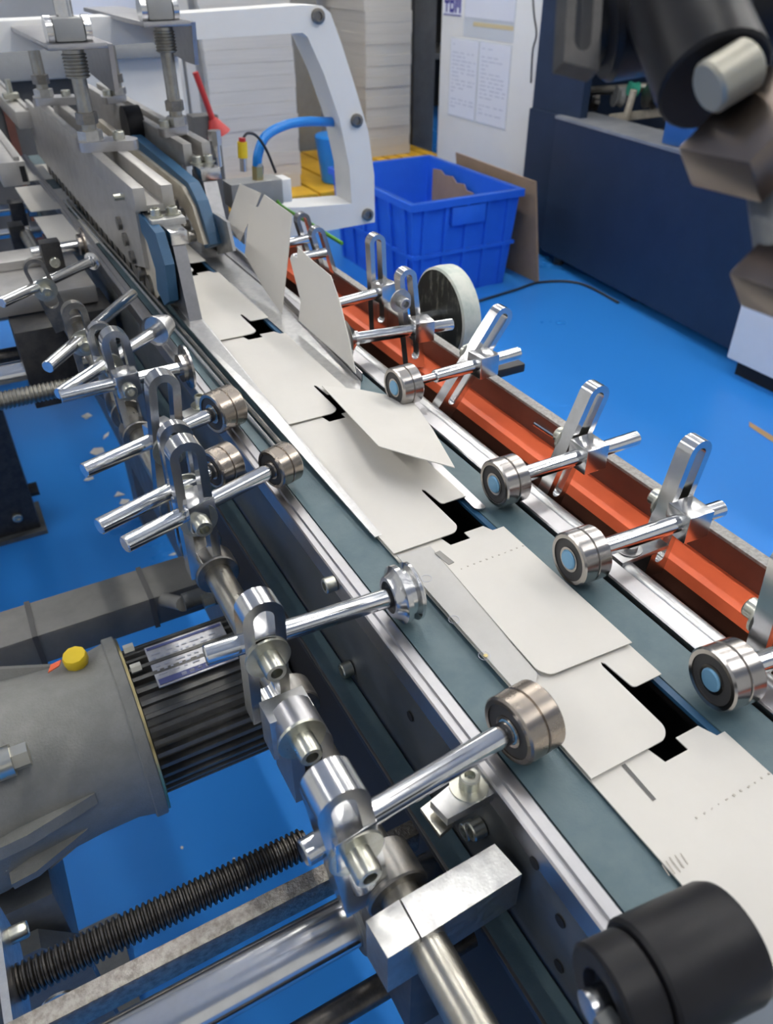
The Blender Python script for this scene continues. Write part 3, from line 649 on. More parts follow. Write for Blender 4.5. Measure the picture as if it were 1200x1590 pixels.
# ------------------------------------------------------------------ folding section: upper belt beams
def poly_x(pxs, X, th, m, parent, name, **k):
    return build(name, prism(NB(), [PX(x, y, X) for x, y in pxs], (th, 0, 0)), m, parent, smooth=False)
def hexprism(a, b, r): return C(a, b, r, 6)
t = thing('belt_beam', 'left upper belt beam, grey channel over the folding cartons', 'belt beam', (0.21, 1.3, 0.9))
build('side_plate', prism(NB(), [(0.193, 0.975, 0.935), (0.193, 1.06, 0.915), (0.193, 1.85, 0.915), (0.193, 1.85, 1.015), (0.193, 0.975, 1.015)], (0.006, 0, 0)), 'alu', t, smooth=False)
build('channel_bar', B((0.190, 0.955, 1.006), (0.2035, 1.70, 1.032), 0.001), 'alu', t)
build('channel_bar', B((0.2230, 0.955, 1.006), (0.2365, 1.70, 1.032), 0.001), 'alu', t)
build('channel_web', B((0.2035, 0.955, 1.004), (0.2230, 1.70, 1.012)), 'alu', t)
build('inner_plate', B((0.226, 0.99, 0.915), (0.232, 1.85, 1.006)), 'alu', t)
for i in range(22):
    y = 0.985 + i * 0.036
    build('chain_roller', C((0.194, y, 0.909), (0.228, y, 0.909), 0.0135, 14), 'darksteel', t)
nose = poly_x([(188, 322), (205, 330), (228, 372), (243, 420), (251, 455), (243, 464), (226, 440), (208, 405)], 0.198, 0.008, 'cream', t, 'nose_plate')
poly_x([(203, 330), (218, 333), (241, 362), (256, 412), (263, 468), (255, 474), (244, 450), (241, 418), (228, 375)], 0.196, 0.011, 'bluebelt', t, 'nose_belt')
for px, py in ((196, 345), (206, 370), (217, 398), (228, 424)):
    q = PX(px, py, 0.200); build('nose_roller', C(q, q + V((-0.012, 0, 0)), 0.0085, 16), 'darksteel', nose)
cap = build('end_cap', B((0.199, 0.925, 0.994), (0.239, 0.965, 1.002), 0.001), 'brushed', t)
for px in (0.209, 0.229): capscrew(t, (px, 0.942, 1.0031), (0, 0, 1), 0.006, 0.008, 'zinc', 0.009, 0.001)
q = PX(192, 305, 0.19); build('set_screw', C(q, q + V((-0.012, 0, 0)), 0.004, 10), 'zinc', t)
def blade(t, x0, x1, yb0, yb1, yt0, yt1, zt, dx=0.0, m='bladesteel'):
    bm = NB(); b = [(x0, yb0, 0.903), (x1, yb0, 0.903), (x1, yb1, 0.903), (x0, yb1, 0.903)]; u = [(x0 + dx, yt0, zt), (x1 + dx, yt0, zt), (x1 + dx, yt1, zt), (x0 + dx, yt1, zt)]
    vb = [bm.verts.new(p) for p in b]; vt = [bm.verts.new(p) for p in u]; bm.faces.new(vb[::-1]); bm.faces.new(vt)
    for i in range(4): bm.faces.new((vb[i], vb[(i + 1) % 4], vt[(i + 1) % 4], vt[i]))
    return build('blade', bm, m, t, smooth=False)
t = thing('folding_guide', 'upright brushed steel guide blade at the end of the left belt beam', 'guide', (0.216, 0.89, 0.903))
blade(t, 0.2085, 0.2235, 0.858, 0.935, 0.900, 0.950, 0.984, 0.004); build('blade_head', B((0.211, 0.896, 0.980), (0.231, 0.930, 0.995), 0.001), 'chrome', t)
t = thing('folding_guide', 'upright brushed steel guide blade at the end of the right belt beam', 'guide', (0.338, 1.12, 0.903))
blade(t, 0.327, 0.348, 1.108, 1.20, 1.185, 1.235, 0.985, 0.012); build('blade_head', B((0.336, 1.178, 0.980), (0.366, 1.22, 0.996), 0.001), 'chrome', t)
poly_x([(338, 395), (362, 390), (352, 345), (330, 330)], 0.322, 0.004, 'brushed', t, 'foot_sheet')

t = thing('belt_beam', 'right upper belt beam with a blue belt along its side', 'belt beam', (0.34, 1.5, 0.9))
build('channel_bar', B((0.330, 1.235, 0.990), (0.3435, 1.98, 1.021), 0.001), 'alu', t)
build('channel_bar', B((0.3590, 1.235, 0.990), (0.3725, 1.98, 1.021), 0.001), 'alu', t)
build('channel_web', B((0.3435, 1.235, 0.988), (0.3590, 1.98, 0.998)), 'alu', t)
build('side_plate', B((0.332, 1.26, 0.915), (0.338, 1.98, 0.990)), 'alu', t)
poly_x([(193, 205), (207, 212), (262, 258), (292, 284), (306, 312), (322, 362), (327, 380), (318, 386), (308, 352), (296, 318), (280, 296), (196, 222)], 0.306, 0.016, 'bluebelt', t, 'side_belt')
cb = poly_x([(150, 185), (196, 222), (262, 274), (282, 290), (298, 320), (317, 380), (308, 376), (296, 345), (282, 322), (262, 312), (228, 282), (150, 215)], 0.300, 0.010, 'cream', t, 'belt_bar')
for px, py in ((276, 318), (286, 332), (294, 350), (303, 366)):
    q = PX(px, py, 0.300); build('nose_roller', C(q, q + V((-0.010, 0, 0)), 0.008, 14), 'darksteel', cb)
q = PX(212, 195, 0.325); build('belt_pulley', C(q + V((-0.02, 0, 0)), q + V((0.008, 0, 0)), 0.032, 28), 'rubber', t)
q = PY(335, 225, 1.24)
build('star_knob', C(q, q + V((0, 0, 0.02)), 0.010, 8), 'chrome', t); build('knob_stem', C(q + V((0, 0, -0.03)), q, 0.007, 12), 'chrome', t)
for x in (0.345, 0.362): capscrew(t, (x, 1.222, 0.9971), (0, 0, 1), 0.007, 0.009, 'zinc', 0.011, 0.001)
# hanging threaded rods with lever clamps
def hanger(label, x, y, zb, ztop, lever=True, mt='tubesteel', lx=1):
    t = thing('height_spindle', label, 'spindle', (x, y, zb))
    build('rod', C((x, y, zb), (x, y, ztop), 0.0098, 20), mt, t)
    threaded('thread', (x, y, ztop - 0.032), (x, y, ztop), 0.0155, 0.0040, 0.002, 'tubesteel', t)
    build('lock_nut', hexprism((x, y, zb + 0.018), (x, y, zb + 0.032), 0.0145), 'darksteel', t)
    build('lock_nut', hexprism((x, y, zb - 0.002), (x, y, zb + 0.010), 0.0165), 'brushed', t)
    build('lever_plate', prism(NB(), [(x + a * lx, y + b, zb - 0.014) for a, b in round_corners([(-0.020, -0.018), (0.052, -0.034), (0.060, -0.016), (0.050, 0.012), (-0.018, 0.022)], 0.008)], (0, 0, 0.012)), 'polished', t)
    capscrew(t, (x + 0.036 * lx, y - 0.006, zb - 0.002), (0, 0, 1), 0.008, 0.009, 'zinc')
    return t
hanger('front threaded spindle standing on the left belt beam, lever plate at its foot', 0.197, 1.20, 1.046, 1.150)
hanger('rear threaded spindle standing on the left belt beam under the white frame', 0.205, 1.64, 1.046, 1.150)
hanger('front threaded spindle standing on the right belt beam', 0.352, 1.33, 1.034, 1.162, lx=-0.6)
hanger('rear threaded spindle standing on the right belt beam', 0.345, 1.70, 1.034, 1.160, lx=-0.6)
# support brackets on the cross beam
def top_bracket(label, x0, x1, y0, y1, z, dz=0.05):
    t = thing('hanger_bracket', label, 'bracket', ((x0 + x1) / 2, (y0 + y1) / 2, z - dz))
    build('top_plate', B((x0, y0, z), (x1, y1, z + 0.007), 0.002), 'polished', t)
    build('side_flange', prism(NB(), [(x1, y0, z + 0.005), (x1, y0 + 0.01, z - dz), (x1, y0 + 0.05, z - dz), (x1, y1, z - dz * 0.5), (x1, y1, z + 0.005)], (0.006, 0, 0)), 'polished', t, smooth=False)
    xm = (x0 + x1) / 2 - 0.004
    build('spindle_head', B((xm - 0.019, y0 + 0.012, z + 0.007), (xm + 0.019, y0 + 0.045, z + 0.034), 0.006), 'greypaint', t)
    for s in (-1, 1): build('cheek', C((xm + s * 0.019, y0 + 0.028, z + 0.02), (xm + s * 0.027, y0 + 0.028, z + 0.02), 0.016, 20), 'chrome', t)
    build('head_post', C((xm, y0 + 0.028, z + 0.03), (xm, y0 + 0.028, z + 0.12), 0.011, 16), 'chrome', t)
    return t
top_bracket('front steel hanger bracket holding the left spindle below the white frame', 0.162, 0.235, 1.165, 1.60, 1.152)
top_bracket('steel hanger bracket holding the right spindle below the white frame', 0.315, 0.385, 1.295, 1.72, 1.164)
# ------------------------------------------------------------------ white arch frame
ya = 1.50
t = thing('arch_frame', 'white painted arched machine frame with three dark bolts', 'machine frame', (0.6, ya, 0.7))
outer = [(-160, 40), (300, 20), (470, 8), (500, 9), (513, 20), (531, 70), (553, 140), (572, 205), (581, 272), (582, 345), (500, 360), (380, 380)]
inner = [(380, 322), (470, 322), (546, 316), (543, 262), (527, 185), (503, 115), (478, 58), (470, 51), (300, 62), (-160, 92)]
bm = NB(); f = [PY(x, y, ya) for x, y in outer + inner]
prism(bm, f, (0, 0.075, 0)); build('arch', bm, 'white', t, ang=25)
for (px, py) in ((493, 25), (553, 187), (570, 333)):
    q = PY(px, py, ya); capscrew(t, q, (0, -1, 0), 0.0125, 0.006, 'darksteel')
q = PY(521, 182, ya + 0.03); build('hose_port', C(q, q + V((0.02, 0, 0)), 0.016, 20), 'void', t)
# ------------------------------------------------------------------ valve, hose and sensor
t = thing('valve_block', 'small grey valve box with a brass fitting inside the white arch', 'valve', (0.5, 1.45, 0.85))
a = PY(362, 318, 1.42); b = PY(438, 278, 1.42)
build('box', B((a.x, 1.42, a.z - 0.01), (b.x, 1.47, b.z), 0.002), 'greypaint', t)
build('cover', B((b.x, 1.425, a.z - 0.01), (b.x + 0.02, 1.465, b.z - 0.002), 0.003), 'white', t)
q = PY(401, 282, 1.44); qt = PY(400, 258, 1.44)
build('fitting', C(q, qt, 0.011, 6), 'brass', t); build('fitting_collar', C(qt, PY(400, 253, 1.44), 0.009, 16), 'nickel', t)
t = thing('air_hose', 'thick bright blue air hose curving from the valve into the white arch', 'hose', PY(400, 256, 1.44))
build('hose', tube(NB(), smooth_path([PY(399, 258, 1.44), PY(401, 238, 1.44), PY(412, 212, 1.45), PY(438, 196, 1.47), PY(470, 189, 1.50), PY(508, 189, 1.53), PY(530, 191, 1.55)]), 0.0085, 14), 'hose', t)
t = thing('sensor', 'yellow cylinder sensor with a red tip beside the blue hose', 'sensor', PY(378, 262, 1.40))
a = PY(378, 266, 1.40); b = PY(377, 245, 1.40); c = PY(376, 220, 1.40); d_ = PY(376, 214, 1.40)
build('stem', C(a, b, 0.006, 14), 'chrome', t); build('barrel', C(b, c, 0.0085, 18), 'yellowcap', t); build('tip', C(c, d_, 0.006, 14), 'red', t)
build('lead', tube(NB(), smooth_path([PY(377, 216, 1.405), PY(384, 207, 1.41), PY(398, 211, 1.42), PY(413, 232, 1.43), PY(428, 268, 1.44)]), 0.0024, 8), 'cable', t)
t = thing('signal_wire', 'thin green and yellow wire beyond the upright carton flaps', 'wire', PY(470, 345, 1.25))
build('wire', tube(NB(), smooth_path([PY(430, 312, 1.421), PY(440, 322, 1.40), PY(478, 345, 1.25), PY(505, 362, 1.2), PY(531, 378, 1.15)]), 0.0032, 8), 'green', t)
# ------------------------------------------------------------------ cartons further upstream, folding wings
for i, (pts, zz) in enumerate((([(54, 272), (80, 264), (112, 300), (76, 306)], 0.888), ([(88, 322), (110, 311), (154, 352), (112, 358)], 0.888), ([(128, 362), (150, 356), (205, 412), (196, 418)], 0.888))):
    tag(build('carton_wing', prism(NB(), [PZ(x, y, zz) for x, y in pts], (0, 0, 0.0009)), 'paper', smooth=False), ('farthest', 'middle', 'nearest')[i] + ' of three white carton corners sticking out left under the left belt beam', 'carton', 'carton corners under the left belt beam')
for i, y0 in enumerate((1.30, 1.53, 1.76)):
    t = thing('carton_blank', ('nearest', 'middle', 'farthest')[i] + ' white carton blank passing between the two upper belt beams', 'carton', (0.26, y0, 0.89), 'carton blanks under the belt beams')
    build('sheet', prism(NB(), [(0.12, y0 - 0.06, 0.896), (0.30, y0 - 0.06, 0.896), (0.30, y0 + 0.14, 0.894), (0.12, y0 + 0.14, 0.894)], (0, 0, 0.001)), 'paper', t, smooth=False)
# ------------------------------------------------------------------ left far machinery
def carrier_bar(label, px, py, z, w_, h_, L, m='cream'):
    q = PZ(px, py, z); t = thing('carrier_bar', label, 'bar', q - V((0, 0, h_)))
    build('bar', B((q.x - w_, q.y, z - h_), (q.x, q.y + L, z), 0.0015), m, t)
    build('bar_lip', B((q.x - w_ * 0.35, q.y + 0.01, z), (q.x - w_ * 0.15, q.y + L, z + 0.005)), 'alu', t)
    return t, q
t, q = carrier_bar('nearest of the two long grey bars at the left edge, open dark end', 38, 250, 0.985, 0.040, 0.035, 1.0, 'alu')
build('end_slot', B((q.x - 0.010, q.y - 0.001, 0.955), (q.x - 0.002, q.y + 0.01, 0.978)), 'void', t)
t, q = carrier_bar('farther grey bar beside the left belt beam, small screw post on top', 52, 172, 1.0, 0.034, 0.030, 0.9, 'alu')
build('screw_post', C((q.x - 0.02, q.y + 0.15, 1.0), (q.x - 0.02, q.y + 0.15, 1.04), 0.006, 10), 'zinc', t)
build('post_clamp', B((q.x - 0.035, q.y + 0.135, 1.005), (q.x - 0.005, q.y + 0.165, 1.015), 0.001), 'zinc', t)
t = thing('cross_shaft', 'thick chrome cross shaft running under the left belt beam', 'shaft', (0.0, 1.05, 0.78)); build('shaft', C((-0.3, 1.05, 0.80), (0.165, 1.05, 0.80), 0.0175, 28), 'chrome', t)
t = thing('cross_screw', 'dark threaded cross screw just in front of the thick chrome shaft on the left', 'screw', (0.0, 0.98, 0.78)); threaded('threaded_rod', (-0.3, 0.98, 0.80), (0.13, 0.98, 0.80), 0.0115, 0.005, 0.0014, 'tubesteel', t, 16)
t = thing('cross_tube', 'dark steel tube just behind the thick chrome shaft on the left', 'tube', (0.0, 1.11, 0.78)); build('tube', C((-0.3, 1.115, 0.80), (0.165, 1.115, 0.80), 0.0115, 18), 'screw', t)
t = thing('cross_beam', 'light grey cross beam at the left edge behind the leaning post', 'beam', (0.0, 1.16, 0.84)); build('beam', B((-0.3, 1.085, 0.864), (0.145, 1.255, 0.888), 0.003), 'alu', t)
build('beam_step', B((-0.3, 1.20, 0.888), (0.10, 1.255, 0.900), 0.002), 'alu', t)
t = thing('sensor_box', 'matt black box hanging below the light grey cross beam', 'box', (0.065, 1.06, 0.72)); build('box', B((0.028, 1.03, 0.755), (0.092, 1.10, 0.862), 0.002), 'blacksteel', t)
t = thing('sensor_box', 'small matt black block below the cross beam beside the belt carrier', 'box', (0.14, 1.1, 0.78)); build('box', B((0.118, 1.06, 0.80), (0.158, 1.15, 0.862), 0.002), 'blacksteel', t)
for i, (z_, y_, r_, lab) in enumerate(((0.85, 1.36, 0.009, 'second'), (0.86, 1.50, 0.008, 'third'), (0.86, 1.66, 0.010, 'fourth'), (0.80, 1.30, 0.010, 'lower first'))):
    t = thing('cross_rod', lab + ' thin chrome cross rod behind the light grey beam on the left', 'rod', (0, y_, z_ - 0.02), 'thin cross rods behind the grey beam')
    build('rod', C((-0.4, y_, z_), (0.165, y_, z_), r_, 16), 'chrome', t)
    build('rod_block', B((0.06 + 0.02 * i, y_ - 0.018, z_ - 0.03), (0.085 + 0.02 * i, y_ + 0.018, z_ + 0.014), 0.001), 'blacksteel', t)
    build('rod_collar', C((0.10 + 0.015 * i, y_, z_), (0.115 + 0.015 * i, y_, z_), r_ * 1.7, 16), 'brushed', t)
t = thing('roller_arm', 'small black clamp and rod with a thin worn disc above the cross beam', 'roller arm', PZ(80, 430, 0.89))
a = PZ(48, 392, 0.915); b = PZ(122, 380, 0.915); build('rod', C(a, b, 0.007, 16), 'chrome', t)
q = PZ(80, 388, 0.915); build('clamp_block', B((q.x - 0.014, q.y - 0.012, 0.885), (q.x + 0.012, q.y + 0.012, 0.928), 0.001), 'blacksteel', t)
capscrew(t, (q.x - 0.001, q.y - 0.012, 0.902), (0, -1, 0), 0.007, 0.006, 'zinc')
bearing(t, b + V((0.004, 0, 0)), (1, 0, 0), 'bronzed', 0.02, 0.008, 'disc')
t = thing('machine_stand', 'dark steel machine leg standing on the blue floor at the left edge', 'machine leg', (-0.15, 1.94, 0))
build('leg', B((-0.30, 1.88, 0.01), (-0.022, 1.99, 0.79), 0.004), 'blacksteel', t); build('foot_plate', B((-0.32, 1.86, 0), (-0.01, 2.01, 0.012)), 'plate', t)
q = PY(27, 803, 1.88); capscrew(t, q, (0, -1, 0), 0.012, 0.008, 'zinc')
build('side_bolt', C((-0.022, 1.93, 0.10), (0.0, 1.93, 0.10), 0.018, 6), 'blacksteel', t)
t = thing('side_girder', 'dark steel girder joining the machine legs at the left', 'girder', (-0.2, 2.6, 0.5)); build('girder', B((-0.30, 1.99, 0.60), (-0.2, 2.49, 0.80)), 'plate', t)

# ------------------------------------------------------------------ the worn wheel beyond the orange guard
t = thing('tape_wheel', 'round wheel with dark mottled face and pale taped rim beyond the orange guard', 'wheel', (0.53, 0.80, 0.80))
wc = V((0.535, 0.835, 0.858)); wr = 0.062
bm = NB(); lathe(bm, wc, (1, 0, 0.0), [(wr - 0.003, -0.001), (wr, 0.001), (wr + 0.001, 0.012), (wr, 0.026), (wr - 0.004, 0.027)], 40); build('rim_tape', bm, 'rolltape', t)
bm = NB(); lathe(bm, wc, (1, 0, 0), [(0, 0.0), (wr - 0.002, 0.0), (wr - 0.002, 0.026), (0, 0.026)], 40); build('wheel_body', bm, 'rollside', t)
build('axle', C(wc + V((-0.06, 0, 0)), wc + V((0.04, 0, 0)), 0.0085, 18), 'rodsteel', t)
build('axle_bracket', B((0.4635, wc.y - 0.015, 0.80), (0.475, wc.y + 0.015, 0.885)), 'blacksteel', t)
a = PZ(715, 545, 0.80); b = PZ(748, 540, 0.80)
build('stop_arm', B((wc.x + 0.02, wc.y - 0.10, 0.80), (wc.x + 0.075, wc.y - 0.075, 0.812), 0.002), 'cable', t)
# ------------------------------------------------------------------ black roller, bottom right
t = thing('drive_roller', 'black rubber roller with a narrower collar over the nearest carton', 'roller', (0.22, 0.06, 0.90))
zr_ = 0.945
a = PZ(934, 1556, zr_); b = PZ(1136, 1458, zr_); d = (b - a).normalized()
s = PZ(994, 1527, zr_)
bm = NB(); L = (b - s).length; lathe(bm, s, d, [(0, 0), (0.0212, 0), (0.0224, 0.0015), (0.0226, L - 0.004), (0.0215, L - 0.0008), (0.020, L), (0, L)], 44); build('rubber_roller', bm, 'rubber', t)
bm = NB(); L = (s - a).length; lathe(bm, a, d, [(0, 0.004), (0.010, 0.004), (0.0115, 0), (0.0185, 0), (0.0198, 0.0012), (0.0198, L - 0.0015), (0.0185, L)], 40); build('collar', bm, 'rubber', t)
build('axle', C(a - d * 0.006, a + d * 0.02, 0.0062, 20), 'rodsteel', t)
e_ = a - d * 0.004; build('axle_post', B((e_.x - 0.004, e_.y - 0.06, e_.z - 0.012), (e_.x + 0.004, e_.y - 0.004, e_.z + 0.006), 0.001), 'plate', t)
c_ = s + (b - s) * 0.55
t = thing('upper_belt', 'slate coloured belt strip beneath the black roller at the bottom right corner', 'belt', (c_.x, 0.0, 0.91))
bm = NB(); k = [PZ(1100, 1600, 0.912), PZ(1168, 1532, 0.912), PZ(1215, 1572, 0.912), PZ(1260, 1680, 0.912), PZ(1120, 1700, 0.912)]
prism(bm, k, (0, 0, 0.002)); build('belt', bm, 'slate', t, smooth=False)

# ------------------------------------------------------------------ background: crate, cardboard, cabinet, navy machine
def crate():
    x0, x1, y0, y1, h = 1.665, 2.21, 2.83, 3.60, 0.42; tp = 0.03; th = 0.012
    t = thing('crate', 'open blue plastic crate standing on the blue floor', 'crate', (1.94, 3.2, 0))
    bm = NB()
    def ring(e, z): return [bm.verts.new(p) for p in ((x0 + e, y0 + e, z), (x1 - e, y0 + e, z), (x1 - e, y1 - e, z), (x0 + e, y1 - e, z))]
    R = [ring(tp, 0.0), ring(0.0, h), ring(th, h), ring(tp + th, 0.012)]
    bm.faces.new(R[0][::-1]); bm.faces.new(R[3])
    for a, b in zip(R, R[1:]):
        for i in range(4): bm.faces.new((a[i], a[(i + 1) % 4], b[(i + 1) % 4], b[i]))
    build('shell', bm, 'crate', t, smooth=False)
    build('rim', prism_frame(x0 - 0.014, x1 + 0.014, y0 - 0.014, y1 + 0.014, 0.02, h - 0.03, h), 'crate', t, smooth=False)
    f = lambda z: tp * (1 - z / h)
    for i in range(5):
        x = x0 + 0.06 + i * (x1 - x0 - 0.12) / 4
        for (ys_, sg) in ((y0, -1), (y1, 1)):
            bm = NB(); prism(bm, [(x - 0.008, ys_ - sg * f(0.01), 0.01), (x + 0.008, ys_ - sg * f(0.01), 0.01), (x + 0.008, ys_ - sg * f(h - .03), h - 0.03), (x - 0.008, ys_ - sg * f(h - .03), h - 0.03)], (0, sg * 0.011, 0)); build('rib', bm, 'crate', t, smooth=False)
    for i in range(6):
        y = y0 + 0.06 + i * (y1 - y0 - 0.12) / 5
        for (xs, sg) in ((x0, -1), (x1, 1)):
            bm = NB(); prism(bm, [(xs - sg * f(0.01), y - 0.008, 0.01), (xs - sg * f(0.01), y + 0.008, 0.01), (xs - sg * f(h - .03), y + 0.008, h - 0.03), (xs - sg * f(h - .03), y - 0.008, h - 0.03)], (sg * 0.011, 0, 0)); build('rib', bm, 'crate', t, smooth=False)
    build('band', prism_frame(x0 + f(.2) - 0.011, x1 - f(.2) + 0.011, y0 + f(.2) - 0.011, y1 - f(.2) + 0.011, 0.014, 0.185, 0.20), 'crate', t, smooth=False)
    build('label_panel', B((x0 + 0.19, y0 - 0.013, 0.31), (x0 + 0.36, y0 + 0.02, 0.385), 0.002), 'crate', t)
def prism_frame(x0, x1, y0, y1, w_, z0, z1):
    bm = NB()
    def q(e, z): return [bm.verts.new(p) for p in ((x0 + e, y0 + e, z), (x1 - e, y0 + e, z), (x1 - e, y1 - e, z), (x0 + e, y1 - e, z))]
    R = [q(0, z0), q(0, z1), q(w_, z1), q(w_, z0)]
    for k in range(4):
        a, b = R[k], R[(k + 1) % 4]
        for i in range(4): bm.faces.new((a[i], a[(i + 1) % 4], b[(i + 1) % 4], b[i]))
    return bm
crate()
t = tag(build('cardboard_scrap', prism(NB(), [PX(x, y, 2.16) for x, y in ((670, 310), (672, 262), (684, 264), (690, 272), (702, 274), (708, 284), (720, 286), (724, 296), (734, 300), (736, 312), (700, 330))], (0.004, 0, 0)), 'cardboard', smooth=False), 'torn brown cardboard piece inside the blue crate', 'cardboard')
t = tag(build('cardboard_sheet', prism(NB(), [V((2.32, 2.775, 0.0)), V((2.27, 2.81, 0.445)), V((2.27, 3.45, 0.455)), V((2.32, 3.42, 0.0))], (0.008, 0, 0)), 'cardboard', smooth=False), 'brown cardboard sheet leaning beside the blue crate', 'cardboard')
# cabinet with posted sheets
cx = 2.60
t = thing('cabinet', 'tall white cabinet with paper sheets posted on its side', 'cabinet', (3.0, 3.73, 0))
build('body', B((cx, 3.287, 0.0), (3.5, 4.150, 2.05), 0.006), 'offwhite', t)
build('plinth', B((cx - 0.004, 3.285, 0.0), (3.5, 4.15, 0.06)), 'darkgrey', t)
def posted(name, label, y0, y1, z0, z1, m, lines=True, grp=None):
    t = thing(name, label, 'paper sheet', (cx - 0.003, (y0 + y1) / 2, z0), grp)
    build('sleeve', B((cx - 0.003, y0 - 0.006, z0 - 0.006), (cx - 0.0004, y1 + 0.006, z1 + 0.006)), 'sleeve', t)
    build('sheet', B((cx - 0.0045, y0, z0), (cx - 0.003, y1, z1)), m, t)
    if lines:
        bm = NB(); n = 17
        for i in range(n):
            z = z1 - 0.025 - i * (z1 - z0 - 0.05) / n; y = y1 - 0.02
            if i in (1, 13): continue
            while y > y0 + 0.03:
                l = random.uniform(0.015, 0.06); e = max(y0 + 0.015, y - l)
                box(bm, (cx - 0.0050, e, z - 0.0025), (cx - 0.0045, y, z + 0.0025)); y = e - random.uniform(0.006, 0.03)
                if random.random() < 0.16: break
        build('printed_lines', bm, 'print', t, smooth=False)['kind'] = 'stuff'
    return t
posted('posted_sheet', 'left of the two printed sheets side by side on the white cabinet', 3.783, 4.037, 0.525, 0.885, 'sheet')
posted('posted_sheet', 'right of the two printed sheets side by side on the white cabinet', 3.505, 3.765, 0.525, 0.885, 'sheet')
posted('posted_sheet', 'blank white sheet cut by the top edge, above the printed sheets on the cabinet', 3.50, 3.92, 0.985, 1.30, 'sheet', False)
t = tag(build('document_sleeve', B((cx - 0.002, 3.495, 0.90), (cx - 0.0004, 3.93, 0.979)), 'sleeve'), 'clear empty sleeve between the upper sheet and the printed pair', 'sleeve')
t = tag(build('adhesive_tape', B((cx - 0.0034, 3.50, 0.950), (cx - 0.002, 3.84, 0.968)), 'tape'), 'yellowed strip of tape across the sleeve on the white cabinet', 'tape')
# lettered sign, cut by the top edge: only the lower half of the letters can be read
t = thing('lettered_sign', 'small white sign with blue letters YBM at the top of the cabinet', 'sign', (cx, 4.03, 0.99))
build('card', B((cx - 0.003, 3.955, 0.985), (cx - 0.0004, 4.125, 1.12)), 'sheet', t)
build('rule', B((cx - 0.0042, 3.955, 0.985), (cx - 0.003, 4.125, 0.990)), 'logo', t)
def letter(ch, y, z, w_, h_):
    s = w_ * 0.26; f = lambda *r: [box(bm, (cx - 0.0044, y - b, z + c), (cx - 0.003, y - a, z + d)) for a, b, c, d in r]; bm = NB()
    if ch == 'Y': f((w_ / 2 - s / 2, w_ / 2 + s / 2, 0, h_ * .5), (0, s, h_ * .5, h_), (w_ - s, w_, h_ * .5, h_), (0, w_, h_ * .42, h_ * .55))
    if ch == 'B': f((0, s, 0, h_), (s, w_ * .9, 0, h_ * .18), (s, w_ * .9, h_ * .42, h_ * .58), (s, w_ * .9, h_ * .82, h_), (w_ - s, w_, h_ * .1, h_ * .45), (w_ - s, w_, h_ * .55, h_ * .9))
    if ch == 'M': f((0, s, 0, h_), (w_ - s, w_, 0, h_), (w_ / 2 - s / 2, w_ / 2 + s / 2, h_ * .25, h_ * .75), (s, w_ / 2, h_ * .62, h_ * .85), (w_ / 2, w_ - s, h_ * .62, h_ * .85))
    return build('letter', bm, 'logo', t, smooth=False)
for ch, y, w_ in (('Y', 4.118, 0.045), ('B', 4.066, 0.044), ('M', 4.015, 0.054)): letter(ch, y, 0.998, w_, 0.095)
t = thing('wall_cable', 'thin dark cable hanging down the white cabinet edge', 'cable', (cx, 3.35, 0.9))
build('cable', tube(NB(), smooth_path([(cx - 0.004, 3.42, 1.3), (cx - 0.004, 3.36, 1.05), (cx - 0.004, 3.32, 0.95), (cx - 0.004, 3.335, 0.88), (cx - 0.004, 3.325, 0.75)]), 0.0035, 8), 'cable', t)

# navy machine
t = thing('navy_machine', 'large dark navy machine with a grey ledge behind the crate', 'machine', (3.0, 2.3, 0))
A = V((2.545, 3.05, 0)); Bq = V((2.415, 1.75, 0)); zl = 0.64
build('front_panel', prism(NB(), [A + V((0, 0, 0.05)), Bq + V((0, 0, 0.05)), Bq + V((0, 0, zl)), A + V((0, 0, zl))], (0.03, 0, 0)), 'navy', t, smooth=False)
build('ledge', prism(NB(), [A + V((-0.004, 0.004, zl)), Bq + V((-0.004, 0, zl)), Bq + V((0.21, 0, zl)), A + V((0.21, 0.004, zl))], (0, 0, 0.012)), 'ledge', t, smooth=False)
build('inner_deck', B((2.78, 1.75, 0.45), (3.6, 3.25, 0.50)), 'blacksteel', t)
build('back_panel', B((3.6, 1.75, 0.05), (3.64, 3.05, 1.9)), 'navy', t)
build('upper_panel', B((2.58, 2.93, zl + 0.012), (2.62, 3.275, 1.9)), 'navy', t)
build('lower_panel', B((2.565, 3.055, 0.05), (2.60, 3.275, zl + 0.012)), 'navy', t)
build('end_wall', B((2.62, 3.255, 0.05), (3.6, 3.275, 1.9)), 'navy', t)
build('canopy', B((2.70, 1.75, 1.30), (3.62, 3.05, 1.42)), 'navy', t)
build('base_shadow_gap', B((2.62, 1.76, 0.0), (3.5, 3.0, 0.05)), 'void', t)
for yy in (2.95, 2.4, 1.85): build('leveling_foot', C((2.58, yy, 0), (2.58, yy, 0.06), 0.025, 12), 'blacksteel', t)
t = thing('machine_shaft', 'steel shaft seen inside the navy machine above its ledge', 'shaft', PZ(930, 150, 0.74))
a = PX(892, 143, 2.76); b = PX(1010, 135, 2.95); build('shaft', C(a, b, 0.02, 16), 'tubesteel', t); build('shaft_end', C(a + V((0, 0.0, -0.06)), a + V((0, 0, 0.03)), 0.012, 10), 'chrome', t)
t = thing('machine_bar', 'flat beige bar inside the navy machine behind the ledge', 'bar', PX(1000, 190, 2.85))
a = PX(945, 184, 2.80); b = PX(1045, 172, 2.95); build('bar', obox((a + b) / 2, b - a, V((0, 0, 1)).cross(b - a), (0, 0, 1), ((b - a).length, 0.03, 0.035), 0.002), 'cream', t)
